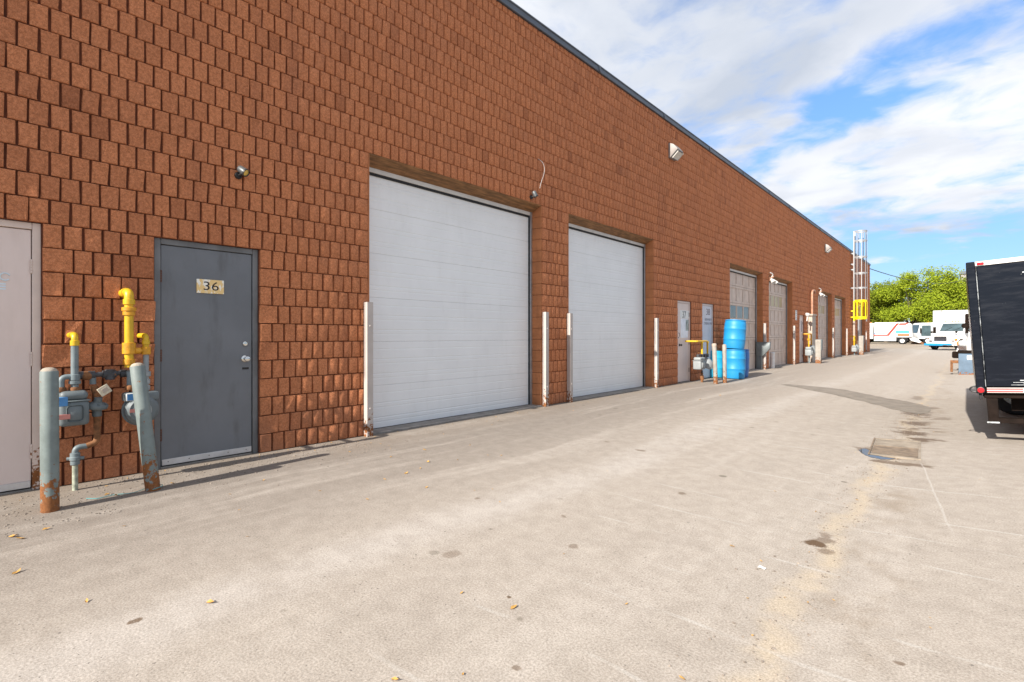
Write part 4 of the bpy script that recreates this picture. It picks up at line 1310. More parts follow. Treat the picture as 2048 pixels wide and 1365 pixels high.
M['basin'] = paint('basin_concrete', (0.30, 0.25, 0.195), 0.9, var=0.22, scale=6, bump=0.006, grime=0.6)
M['grate'] = paint('grate_iron', (0.20, 0.150, 0.105), 0.8, var=0.3, scale=14, bump=0.003, rust=0.2)
cA, cB, cC, cD = G(1748, 877.5), G(1842, 884), G(1842, 921), G(1736, 909)
ctr = (cA + cB + cC + cD) / 4
t_ = thing('catch_basin', (ctr.x, ctr.y, gz(ctr.x)), 'square rusty catch-basin cover sunk in the gutter by the puddle', 'drain')
def lerp2(u_, v_, dz=0.0):
    p = cA.lerp(cB, u_).lerp(cD.lerp(cC, u_), v_)
    return Vector((p.x, p.y, gz(p.x) + dz))
def slab(u0, u1, v0, v1, z0, z1):
    m_ = MB()
    bot = [lerp2(u0, v0, z0), lerp2(u1, v0, z0), lerp2(u1, v1, z0), lerp2(u0, v1, z0)]
    top = [lerp2(u0, v0, z1), lerp2(u1, v0, z1), lerp2(u1, v1, z1), lerp2(u0, v1, z1)]
    m_.rings([bot, top])
    return m_
slab(0.0, 0.035, 0.0, 1.0, -0.05, 0.014).build('frame', M['grate'], t_)
slab(0.96, 1.0, 0.0, 1.0, -0.05, 0.012).build('frame', M['basin'], t_)
slab(0.0405, 0.9595, 0.0, 0.035, -0.05, 0.012).build('frame', M['basin'], t_)
slab(0.0405, 0.9595, 0.955, 1.0, -0.05, 0.010).build('frame', M['basin'], t_)
slab(0.05, 0.95, 0.06, 0.46, -0.05, 0.007).build('cover_plate', M['basin'], t_)
slab(0.05, 0.95, 0.48, 0.94, -0.05, 0.006).build('cover_plate', M['grate'], t_)
slab(0.045, 0.955, 0.462, 0.478, -0.05, 0.010).build('cross_bar', M['grate'], t_)
# puddle
mw, tw_, bw_ = new_mat('puddle_water')
bw_.inputs['Base Color'].default_value = (0.012, 0.011, 0.008, 1)
bw_.inputs['Roughness'].default_value = 0.03
bw_.inputs['Specular IOR Level'].default_value = 0.6
pud = [(1717, 901.5), (1723, 898.5), (1730, 898), (1737, 901), (1741, 904.5), (1748, 909), (1757, 911.5), (1768, 914.5), (1779, 916.5), (1790, 918.5), (1778, 920), (1764, 919.5), (1752, 917.5), (1742, 915.5), (1733, 912), (1724, 907.5)]
pp_ = []
for a, b_ in zip(pud, pud[1:] + pud[:1]):
    for k in range(4):
        pp_.append(G(a[0] + (b_[0] - a[0]) * k / 4 + random.uniform(-1.3, 1.3), a[1] + (b_[1] - a[1]) * k / 4 + random.uniform(-0.45, 0.45)))
o = ground_sheet('puddle', pp_, mw, 0.0045)
tag(o, 'small dark puddle reflecting the sky beside the catch basin', None, None, 'structure')

# ------------------------------------------------------------------ black box truck
M['truck_black'] = paint('truck_black', (0.020, 0.023, 0.032), 0.32, var=0.25, scale=3, grime=0.0)
tk = NT(M['truck_black'].node_tree)
bk = tk.n['Principled BSDF']
ps = tk.node('ShaderNodeTexCoord').outputs['Object']
smear = tk.noise(tk.vmath('MULTIPLY', ps, (1.2, 1, 7)), 2.4, 6, 0.65)
dirt = tk.step(smear, 0.42, 0.75, 0.0, 0.45)
chip = tk.step(tk.noise(ps, 26, 4, 0.7), 0.735, 0.75)
cb = tk.mix(dirt, (0.0045, 0.006, 0.011), (0.013, 0.016, 0.025))
tk.put(bk.inputs['Base Color'], tk.mix(chip, cb, (0.5, 0.5, 0.48)))
tk.put(bk.inputs['Roughness'], tk.math('ADD', tk.math('MULTIPLY', dirt, 0.35), 0.22))
bk.inputs['Specular IOR Level'].default_value = 0.22
M['truck_seam'] = paint('seam_worn', (0.45, 0.47, 0.48), 0.5, metal=0.3, var=0.4, scale=25)
M['worn_seam'] = paint('seam_chipped', (0.02, 0.022, 0.026), 0.5, var=0.2)
ws_ = NT(M['worn_seam'].node_tree)
wp_ = ws_.node('ShaderNodeTexCoord').outputs['Object']
wk_ = ws_.step(ws_.noise(ws_.vmath('MULTIPLY', wp_, (1, 1, 0.35)), 30, 5, 0.7), 0.42, 0.56)
ws_.put(ws_.n['Principled BSDF'].inputs['Base Color'], ws_.mix(wk_, (0.015, 0.017, 0.021), (0.33, 0.35, 0.36)))
M['tyre'] = paint('tyre', (0.016, 0.016, 0.017), 0.85, var=0.2)
M['truck_white'] = paint('truck_white', (0.78, 0.77, 0.75), 0.35, var=0.04, scale=2)
M['red_lens'] = paint('red_lens', (0.50, 0.012, 0.02), 0.2, var=0.05)
M['tape_red'] = paint('tape_red', (0.55, 0.03, 0.03), 0.4)
M['tape_white'] = paint('tape_white', (0.66, 0.64, 0.60), 0.4)
M['chassis'] = paint('chassis', (0.014, 0.009, 0.007), 0.75, var=0.3, scale=8, spec=0.08)
M['magenta_edge'] = paint('edge_trim', (0.12, 0.11, 0.13), 0.5)

def wheel(parent, c, r, wd, rim_mat, local=True, name='wheel'):
    w_ = MB().lathe([(r * 0.55, -wd / 2), (r * 0.9, -wd / 2), (r, -wd * 0.38), (r, wd * 0.38), (r * 0.9, wd / 2), (r * 0.55, wd / 2)], c, (0, 1, 0), 28, False).build(name, M['tyre'], parent, local=local)
    rm = MB().lathe([(0, -wd * 0.30), (r * 0.20, -wd * 0.34), (r * 0.22, -wd * 0.22), (r * 0.45, -wd * 0.18), (r * 0.52, -wd * 0.46), (r * 0.575, -wd * 0.50), (r * 0.58, wd * 0.50), (r * 0.52, wd * 0.46), (r * 0.45, wd * 0.18), (r * 0.22, wd * 0.22), (r * 0.2, wd * 0.34), (0, wd * 0.30)], c, (0, 1, 0), 24)
    rm.build('rim', rim_mat, w_, local=True)
    return w_

def black_truck():
    # local frame: x across, y forward (away from the viewer), z up
    t_ = thing('box_truck', (1.242, 8.71, 0.0), 'black box truck parked rear-on with red and white reflective tape', 'truck', rot=(0, -R(3.6), 0))
    t_['category'] = 'truck'
    L = dict(local=True)
    zf, zt = 0.62, 2.26
    def B(name, m, *a, bev=0.004):
        return MB().box(*a, bev).build(name, m, t_, local=True)
    B('body', M['truck_black'], -1.12, 1.12, 0.05, 5.2, zf, zt - 0.003, bev=0.012)
    B('corner_post', M['truck_black'], -1.12, -1.035, -0.03, 0.0495, zf, zt, bev=0.008)
    B('corner_post', M['truck_black'], 1.035, 1.12, -0.03, 0.0495, zf, zt, bev=0.008)
    B('rear_door', M['truck_black'], -1.02, 1.02, -0.008, 0.0495, zf + 0.085, zt - 0.062)
    hd = B('header', M['truck_white'], -1.034, 1.034, -0.022, 0.0495, zt - 0.058, zt - 0.004)
    B('door_seam', M['worn_seam'], -1.0335, -1.0245, -0.012, 0.0495, zf + 0.082, zt - 0.06, bev=0.003)
    for x in (-0.985, 0.985, -0.12, 0.0, 0.12):
        B('marker_light', M['red_lens'], x - 0.034, x + 0.034, -0.034, -0.0225, zt - 0.050, zt - 0.018, bev=0.006)
    B('sill', M['chassis'], -1.034, 1.034, -0.025, 0.0495, zf, zf + 0.08)
    x, k = -1.02, 0
    while x < 1.02:
        x1 = min(x + (0.32 if k % 2 == 0 else 0.24), 1.02)
        if k % 2 == 0:
            B('reflective_tape', M['tape_white'], x, x1, -0.027, -0.0255, zf + 0.012, zf + 0.072, bev=0)
            B('reflective_tape', M['tape_red'], x, x1, -0.0285, -0.0275, zf + 0.018, zf + 0.033, bev=0)
            B('reflective_tape', M['tape_red'], x, x1, -0.0285, -0.0275, zf + 0.048, zf + 0.064, bev=0)
        else:
            B('reflective_tape', M['tape_white'], x, x1, -0.027, -0.0255, zf + 0.012, zf + 0.072, bev=0)
        x = x1
        k += 1
    for s in (-1, 1):
        MB().lathe([(0, 0), (0.034, 0), (0.034, 0.012), (0.026, 0.02), (0, 0.023)], (s * 1.078, -0.031, zf + 0.042), (0, -1, 0), 20).build('tail_light', M['red_lens'], t_, local=True)
        MB().lathe([(0.035, 0), (0.040, 0), (0.040, 0.012), (0.035, 0.014)], (s * 1.078, -0.031, zf + 0.042), (0, -1, 0), 20).build('light_ring', M['black_plastic'], t_, local=True)
    MB().tube([(-1.115, 0.03, zf + 0.09), (-1.165, 0.03, zf + 0.075), (-1.185, 0.03, zf + 0.045), (-1.155, 0.03, zf + 0.02), (-1.115, 0.03, zf + 0.012)], 0.010, 8, bend=0.03).build('grab_handle', M['black_plastic'], t_, local=True)
    B('rubber_stop', M['rubber'], -1.10, -1.07, 0.0, 0.03, zf - 0.075, zf - 0.001)
    # frame under the box
    for x in (-0.42, 0.42):
        B('frame_rail', M['chassis'], x - 0.04, x + 0.04, 0.15, 6.2, zf - 0.26, zf - 0.06)
    for y in (0.2, 0.9, 1.6, 2.6, 3.6):
        B('cross_member', M['chassis'], -1.06, 1.06, y, y + 0.06, zf - 0.058, zf - 0.002)
    B('rear_beam', M['chassis'], -1.05, 1.05, 0.02, 0.12, zf - 0.06, zf - 0.002)
    for x in (-0.98, 0.98):
        MB().prism([(0.0, zf - 0.061), (0.34, zf - 0.061), (0.10, zf - 0.36), (0.0, zf - 0.36)], x - 0.05, x + 0.05, 'x', 0.004).build('bumper_leg', M['chassis'], t_, local=True)
    B('bumper_bar', M['chassis'], -1.03, 1.03, -0.004, 0.004 + 0.09, zf - 0.362, zf - 0.30)
    B('bumper_end', M['truck_seam'], -1.045, -0.93, -0.012, -0.0045, zf - 0.364, zf - 0.345)
    B('lift_plate', M['chassis'], -0.80, 0.80, 0.30, 0.36, zf - 0.24, zf - 0.07)
    MB().tube([(-0.45, 0.1, zf - 0.2), (-0.45, 0.08, zf - 0.32)], 0.03, 8).build('tow_hook', M['chassis'], t_, local=True)
    for s in (-1, 1):
        wheel(t_, (s * 0.60, 3.3, 0.37), 0.37, 0.40, M['truck_white'])
        wheel(t_, (s * 0.72, 6.3, 0.37), 0.37, 0.24, M['truck_white'])
    ax = MB().tube([(-0.75, 3.3, 0.37), (0.75, 3.3, 0.37)], 0.06, 10).lathe([(0.06, -0.16), (0.16, -0.07), (0.16, 0.07), (0.06, 0.16)], (0, 3.3, 0.37), (1, 0, 0), 14)
    ax.build('axle', M['chassis'], t_, local=True)
    MB().prism([(5.25, 0.45), (7.1, 0.45), (7.15, 1.05), (6.75, 1.2), (6.35, 2.0), (5.25, 2.05)], -0.98, 0.98, 'x', 0.05).build('cab', M['truck_white'], t_, local=True)
    # bare scuffs on the door
    sc_ = MB()
    for (a, z, l, h) in ((0.30, 0.16, 0.22, 0.010), (0.24, 0.135, 0.4, 0.006), (0.33, 0.12, 0.2, 0.014), (0.22, 0.105, 0.25, 0.005), (0.40, 1.45, 0.12, 0.012), (0.42, 1.40, 0.1, 0.006)):
        sc_.box(-1.02 + a, -1.02 + a + l, -0.0088, -0.0078, zf + z - h / 2, zf + z + h / 2)
    sc_.build('scuff', M['truck_seam'], t_, local=True)
black_truck()

# ------------------------------------------------------------------ far white trucks
M['wind_glass'] = paint('windscreen', (0.055, 0.085, 0.095), 0.08, var=0.35, scale=1.2)
M['grille'] = paint('grille', (0.10, 0.10, 0.11), 0.4, metal=0.5)
M['amber'] = paint('amber_lens', (0.80, 0.22, 0.01), 0.25)
M['tow_blue'] = paint('tow_blue', (0.02, 0.27, 0.55), 0.4, var=0.1)
M['head_lamp'] = paint('head_lamp', (0.55, 0.57, 0.58), 0.12)
M['stripe_red'] = paint('stripe_red', (0.55, 0.035, 0.02), 0.4)
M['stripe_blue'] = paint('stripe_blue', (0.03, 0.16, 0.42), 0.4)
M['logo_blue'] = paint('logo_blue', (0.07, 0.38, 0.55), 0.4)
M['logo_orange'] = paint('logo_orange', (0.72, 0.14, 0.05), 0.4)
M['steel_blue'] = paint('steel_blue', (0.095, 0.145, 0.205), 0.5, var=0.25, scale=2, rust=0.08, rust_z=(-0.1, 0.12, 0.3))

def cab_truck(loc, rotz, label, box=True, tow=False, body_h=3.5, name='delivery_truck', bump_mat='truck_white'):
    # local: x forward, y left, z up, origin under the front axle
    t_ = thing(name, loc, label, 'truck', rot=(0, 0, rotz))
    def P(nm, m, mb, par=None):
        return mb.build(nm, m, par or t_, local=True)
    # hood lofted from firewall to nose
    def sec(x, hw, z0, z1, ch):
        return [Vector((x, -hw, z0)), Vector((x, -hw, z1 - ch)), Vector((x, -hw * 0.80, z1 - ch * 0.25)), Vector((x, -hw * 0.45, z1)), Vector((x, hw * 0.45, z1)), Vector((x, hw * 0.80, z1 - ch * 0.25)), Vector((x, hw, z1 - ch)), Vector((x, hw, z0))]
    P('hood', M['truck_white'], MB().rings([sec(-0.75, 1.02, 0.85, 1.72, 0.32), sec(-0.1, 0.98, 0.85, 1.66, 0.32), sec(0.5, 0.86, 0.72, 1.55, 0.34), sec(0.86, 0.74, 0.66, 1.44, 0.30), sec(0.95, 0.66, 0.70, 1.36, 0.26)]))
    for s in (-1, 1):
        arc = [(0.62 * math.cos(a) , 0.50 + 0.62 * math.sin(a)) for a in [R(q) for q in range(-5, 186, 19)]]
        inner = [(0.55 * math.cos(a), 0.50 + 0.55 * math.sin(a)) for a in [R(q) for q in range(185, -6, -19)]]
        P('fender', M['truck_white'], MB().prism([(p[0], p[1]) for p in arc + inner], s * 0.72 if s > 0 else -1.16, 1.16 if s > 0 else -0.72, 'y', 0.0))
        P('headlight', M['head_lamp'], MB().obox((0.80, s * 0.86, 0.98), (0.22, 0.26, 0.22), Matrix.Rotation(R(s * -28), 3, 'Z'), 0.05))
        P('turn_signal', M['amber'], MB().obox((0.62, s * 1.06, 0.98), (0.24, 0.12, 0.17), Matrix.Rotation(R(s * -20), 3, 'Z'), 0.03))
        wheel(t_, (0, s * 0.95, 0.50), 0.50, 0.28, M['truck_white'])
        wheel(t_, (-4.6, s * 0.88, 0.50), 0.50, 0.5, M['truck_white'])
        P('mirror', M['chassis'], MB().box(-0.62, -0.52, s * 1.28 - 0.12, s * 1.28 + 0.12, 1.55, 2.15, 0.03).tube([(-0.7, s * 0.98, 2.1), (-0.57, s * 1.25, 2.1)], 0.018, 6).tube([(-0.7, s * 0.98, 1.55), (-0.57, s * 1.25, 1.6)], 0.018, 6))
        P('side_window', M['wind_glass'], MB().prism([(-0.98, 1.75), (-1.72, 1.72), (-1.74, 2.42), (-1.25, 2.42)], s * 1.061 if s > 0 else -1.066, 1.066 if s > 0 else -1.061, 'y'))
        P('hood_mirror', M['chassis'], MB().tube([(0.35, s * 0.78, 1.36), (0.42, s * 0.98, 1.62)], 0.014, 6).lathe([(0, -0.03), (0.10, -0.02), (0.10, 0.01), (0, 0.03)], (0.42, s * 0.98, 1.66), (0.9, 0, 0.2), 12))
    P('grille', M['grille'], MB().obox((0.945, 0, 1.05), (0.05, 1.02, 0.46), Matrix.Rotation(R(-6), 3, 'Y'), 0.02))
    gb = MB()
    for k in range(6):
        gb.box(0.968, 0.985, -0.5, 0.5, 0.86 + k * 0.075, 0.885 + k * 0.075)
    P('grille_bar', M['chrome'], gb)
    P('bumper', M[bump_mat], MB().box(0.92, 1.08, -1.10, 1.10, 0.42, 0.68, 0.05, 2))
    P('lower_valance', M['chassis'], MB().box(0.80, 0.93, -0.95, 0.95, 0.30, 0.44, 0.02))
    # cab
    P('cab', M['truck_white'], MB().prism([(-0.74, 0.62), (-0.74, 1.70), (-1.16, 2.52), (-1.5, 2.66), (-2.05, 2.66), (-2.15, 2.55), (-2.15, 0.62)], -1.05, 1.05, 'y', 0.06))
    ws = MB()
    a_, b__ = Vector((-0.715, 0, 1.76)), Vector((-1.10, 0, 2.47))
    n = Vector((0.82, 0, 0.42)).normalized() * 0.016
    ws.rings([[a_ + n + Vector((0, -0.93, 0)), a_ + n + Vector((0, 0.93, 0)), b__ + n + Vector((0, 0.84, 0)), b__ + n + Vector((0, -0.84, 0))],
              [a_ - n + Vector((0, -0.93, 0)), a_ - n + Vector((0, 0.93, 0)), b__ - n + Vector((0, 0.84, 0)), b__ - n + Vector((0, -0.84, 0))]])
    P('windscreen', M['wind_glass'], ws)
    P('wiper', M['chassis'], MB().tube([(-0.70, -0.5, 1.80), (-0.86, 0.0, 2.10)], 0.012, 5).tube([(-0.70, 0.2, 1.80), (-0.86, 0.7, 2.08)], 0.012, 5))
    for yv in (-0.8, -0.25, 0, 0.25, 0.8):
        P('roof_marker', M['amber'], MB().box(-1.45, -1.33, yv - 0.06, yv + 0.06, 2.645, 2.70, 0.01))
    if box:
        P('cargo_box', M['truck_white'], MB().box(-7.6, -2.3, -1.27, 1.27, 0.95, body_h, 0.03))
        rbm = MB()
        for k in range(9):
            for s in (-1, 1):
                rbm.box(-7.5 + k * 0.62, -7.46 + k * 0.62, s * 1.285 - 0.012, s * 1.285 + 0.012, 1.0, body_h - 0.08)
        P('box_rib', M['truck_white'], rbm)
        for yv in (-0.95, -0.35, 0.35, 0.95):
            P('box_marker', M['chassis'], MB().box(-2.30, -2.27, yv - 0.05, yv + 0.05, body_h - 0.16, body_h - 0.10))
    P('chassis', M['chassis'], MB().box(-7.4, 0.8, -0.45, 0.45, 0.55, 0.80, 0.01))
    if tow:
        tb = MB()
        tb.box(1.10, 1.45, -1.0, 1.0, 0.46, 0.62, 0.03).box(1.46, 1.95, -0.12, 0.12, 0.40, 0.62, 0.03).box(1.95, 2.06, -0.75, 0.75, 0.42, 0.62, 0.03)
        tb.tube([(1.3, -0.9, 0.55), (2.0, -0.15, 0.52)], 0.06, 6).tube([(1.3, 0.9, 0.55), (2.0, 0.15, 0.52)], 0.06, 6)
        P('tow_frame', M['tow_blue'], tb)
    return t_

g = G(1893, 699)
cab_truck((-1.45, 62.5, gz(-1.45)), R(-116), 'white bonneted truck facing the camera with a blue tow frame on its nose', True, True, 1.5)
cab_truck((0.98, 26.5, gz(0.9)), R(-114), 'white truck nose with amber turn lamp, mostly hidden by the black truck', True, False, 2.2, 'bonnet_truck', 'chassis')
# box trailer behind the tow truck
def trailer():
    y0 = 76.0
    x0 = at(1866, y0)
    t_ = thing('box_trailer', (x0 + 1.3, y0, 0.0), 'plain white box trailer standing behind the truck with the blue tow frame', 'trailer')
    def P(nm, m, *a, bev=0.02):
        return MB().box(*a, bev).build(nm, m, t_)
    P('body', M['truck_white'], x0, x0 + 5.2, y0, y0 + 2.5, 1.0, 4.05, bev=0.03)
    for k in range(5):
        P('side_post', M['truck_white'], x0 + 0.9 * k + 0.4, x0 + 0.9 * k + 0.46, y0 - 0.03, y0 - 0.001, 1.1, 3.9, bev=0.005)
        P('marker_light', M['chassis'], x0 + 0.9 * k + 0.7, x0 + 0.9 * k + 0.8, y0 - 0.03, y0 - 0.001, 3.92, 4.0, bev=0.005)
    P('bed_frame', M['chassis'], x0 + 0.1, x0 + 5.1, y0 + 0.3, y0 + 2.2, 0.75, 0.999)
    for x in (0.9, 3.9):
        for y in (0.3, 2.2):
            MB().lathe([(0.28, -0.15), (0.45, -0.15), (0.5, -0.10), (0.5, 0.10), (0.45, 0.15), (0.28, 0.15)], (x0 + x, y0 + y, 0.5), (0, 1, 0), 20).build('wheel', M['tyre'], t_)
trailer()

# steel box in front of it
t_ = thing('steel_skip', (0.35, 23.4, gz(0.35)), 'blue-grey steel skip box on the ground behind the black truck', 'skip')
zz_ = gz(0.2)
def SB(nm, m, *a, bev=0.006):
    return MB().box(*a, bev).build(nm, m, t_)
xl = G(1917, 750).x
yl_ = G(1917, 750).y
SB('front_panel', M['steel_blue'], xl, xl + 1.7, yl_, yl_ + 0.04, zz_ - 0.08, zz_ + 0.72)
SB('side_panel', M['steel_blue'], xl, xl + 0.04, yl_ + 0.041, yl_ + 1.2, zz_ - 0.08, zz_ + 0.72)
SB('side_panel', M['steel_blue'], xl + 1.66, xl + 1.7, yl_ + 0.041, yl_ + 1.2, zz_ - 0.08, zz_ + 0.72)
SB('rear_panel', M['steel_blue'], xl + 0.041, xl + 1.659, yl_ + 1.16, yl_ + 1.2, zz_ - 0.08, zz_ + 0.72)
SB('top_rim', M['chassis'], xl - 0.03, xl + 1.73, yl_ - 0.04, yl_ + 1.24, zz_ + 0.721, zz_ + 0.80)
SB('foot_rail', M['rusty'], xl - 0.06, xl + 1.76, yl_ - 0.05, yl_ + 0.10, zz_ - 0.10, zz_ - 0.05)
SB('side_bracket', M['rusty'], xl - 0.22, xl - 0.005, yl_ + 0.2, yl_ + 0.28, zz_ + 0.36, zz_ + 0.46)
SB('side_bracket', M['rusty'], xl - 0.22, xl - 0.15, yl_ + 0.2, yl_ + 0.28, zz_ + 0.05, zz_ + 0.359)
SB('white_plate', M['truck_white'], xl + 0.22, xl + 0.62, yl_ - 0.012, yl_ - 0.001, zz_ + 0.50, zz_ + 0.64)

# street sweepers far behind
def sweeper(loc, rotz, label, livery):
    # local: x forward, y left, z up
    t_ = thing('street_sweeper', loc, label, 'sweeper', 'white street sweepers at the far end of the yard', rot=(0, 0, rotz))
    def P(nm, m, mb):
        return mb.build(nm, m, t_, local=True)
    P('cab', M['truck_white'], MB().prism([(1.2, 0.75), (3.25, 0.75), (3.35, 1.45), (3.0, 2.95), (2.85, 3.05), (1.2, 3.05)], -1.15, 1.15, 'y', 0.06))
    P('windscreen', M['wind_glass'], MB().rings([[Vector((3.345, -1.0, 1.62)), Vector((3.345, 1.0, 1.62)), Vector((3.08, 0.98, 2.78)), Vector((3.08, -0.98, 2.78))], [Vector((3.30, -1.0, 1.60)), Vector((3.30, 1.0, 1.60)), Vector((3.03, 0.98, 2.78)), Vector((3.03, -0.98, 2.78))]]))
    for s in (-1, 1):
        P('side_window', M['wind_glass'], MB().prism([(1.75, 1.15), (2.95, 1.15), (2.85, 2.70), (1.75, 2.70)], s * 1.16 - 0.008, s * 1.16 + 0.008, 'y'))
        P('mirror', M['chassis'], MB().box(3.05, 3.16, s * 1.42 - 0.14, s * 1.42 + 0.14, 1.6, 2.3, 0.03).tube([(3.0, s * 1.1, 2.4), (3.1, s * 1.4, 2.3)], 0.02, 6))
        P('headlight', M['head_lamp'], MB().box(3.24, 3.33, s * 0.85 - 0.18, s * 0.85 + 0.18, 0.95, 1.15, 0.02))
        wheel(t_, (2.15, s * 1.0, 0.5), 0.5, 0.3, M['truck_white'])
        wheel(t_, (-2.2, s * 1.0, 0.5), 0.5, 0.42, M['truck_white'])
        P('mudguard', M['rubber'], MB().prism([(-2.2 + 0.66 * math.cos(R(a)), 0.5 + 0.66 * math.sin(R(a))) for a in range(0, 181, 20)] + [(-2.2 + 0.56 * math.cos(R(a)), 0.5 + 0.56 * math.sin(R(a))) for a in range(180, -1, -20)], s * 1.0 - 0.19, s * 1.0 + 0.19, 'y'))
        P('side_skirt', M['truck_white'], MB().box(-1.5, 1.1, s * 1.12 - 0.03, s * 1.12 + 0.03, 0.45, 0.95, 0.01))
        yv = s * 1.212
        st = MB()
        P('side_stripe', M['stripe_red'], MB().prism([(1.1, 1.18), (-0.65, 1.18), (-1.9, 3.0), (-1.55, 3.0), (-0.45, 1.36), (1.1, 1.36)][::-1], yv - 0.006, yv + 0.006, 'y'))
        P('side_stripe', M['stripe_blue'], MB().box(-0.4, 1.1, yv - 0.006, yv + 0.006, 1.46, 1.56))
        if livery:
            P('logo_panel', M['logo_blue'], MB().box(-3.0, -1.45, yv - 0.007, yv + 0.007, 1.55, 1.95))
            P('logo_panel', M['logo_orange'], MB().box(-3.0, -1.65, yv - 0.007, yv + 0.007, 1.15, 1.48))
            P('logo_panel', M['stripe_red'], MB().prism([(-1.95, 3.0), (-3.0, 3.0), (-2.6, 2.72), (-1.75, 2.72)], yv - 0.007, yv + 0.007, 'y'))
            P('vent_panel', M['galv'], MB().box(-2.85, -2.4, yv - 0.008, yv + 0.008, 2.1, 2.6))
    P('hopper', M['truck_white'], MB().prism([(1.05, 0.95), (1.05, 3.12), (-2.3, 3.12), (-3.2, 2.9), (-3.35, 1.05), (-2.9, 1.0)], -1.2, 1.2, 'y', 0.05))
    P('hopper_seam', M['galv'], MB().box(-0.42, -0.38, -1.206, 1.206, 1.0, 3.1))
    P('conveyor', M['truck_white'], MB().prism([(-2.9, 0.95), (-3.3, 1.05), (-4.3, 0.35), (-4.1, 0.2), (-3.2, 0.5)], -0.9, 0.9, 'y', 0.03))
    P('chassis', M['chassis'], MB().box(-3.0, 3.1, -0.5, 0.5, 0.45, 0.74, 0.01))
    P('front_bumper', M['truck_white'], MB().box(3.2, 3.45, -1.15, 1.15, 0.42, 0.72, 0.03))
    br = MB()
    for s in (-1, 1):
        br.lathe([(0, 0.30), (0.15, 0.32), (0.3, 0.22), (0.45, 0.02), (0.40, 0.0), (0, 0.05)], (2.9, s * 0.95, 0.02), UP, 18)
    P('gutter_broom', M['rusty'], br)
    P('beacon', M['amber'], MB().lathe([(0, 0), (0.09, 0), (0.08, 0.14), (0, 0.16)], (1.6, 0, 3.05), UP, 12))
    return t_
s1 = G(1806, 690)
sy = 93.0
k = ray(1806, 690)
sx = k.x / k.y * sy
sweeper((sx - 2.2, sy, 0.0), R(180), 'white street sweeper with red diagonal stripe and blue and orange panels', True)
k2 = ray(1853, 690)
sweeper((k2.x / k2.y * 96 + 1.6, 97.0, 0.0), R(206), 'white street sweeper cab standing between the striped sweeper and the box truck', False)

# ------------------------------------------------------------------ trees
def leaf_mat(name, a, b_):
    m, t, bs = new_mat(name)
    r = t.node('ShaderNodeNewGeometry').outputs['Random Per Island']
    c = t.mix(r, a, b_)
    df = t.node('ShaderNodeBsdfDiffuse')
    tr = t.node('ShaderNodeBsdfTranslucent')
    t.put(df.inputs[0], c)
    t.put(tr.inputs[0], t.mix(1.0, c, (1.2, 1.15, 0.5), 'MULTIPLY'))
    mx = t.node('ShaderNodeMixShader')
    mx.inputs[0].default_value = 0.35
    t.l.new(df.outputs[0], mx.inputs[1])
    t.l.new(tr.outputs[0], mx.inputs[2])
    t.l.new(mx.outputs[0], t.n['Material Output'].inputs[0])
    return m
M['leaf'] = leaf_mat('leaf_bright', (0.36, 0.42, 0.036), (0.15, 0.21, 0.020))
M['leaf2'] = leaf_mat('leaf_mid', (0.27, 0.31, 0.030), (0.10, 0.14, 0.016))
M['leaf_dark'] = leaf_mat('leaf_dark', (0.055, 0.075, 0.016), (0.022, 0.036, 0.010))
M['bark'] = paint('bark', (0.09, 0.07, 0.05), 0.95, var=0.3, scale=4, bump=0.02)

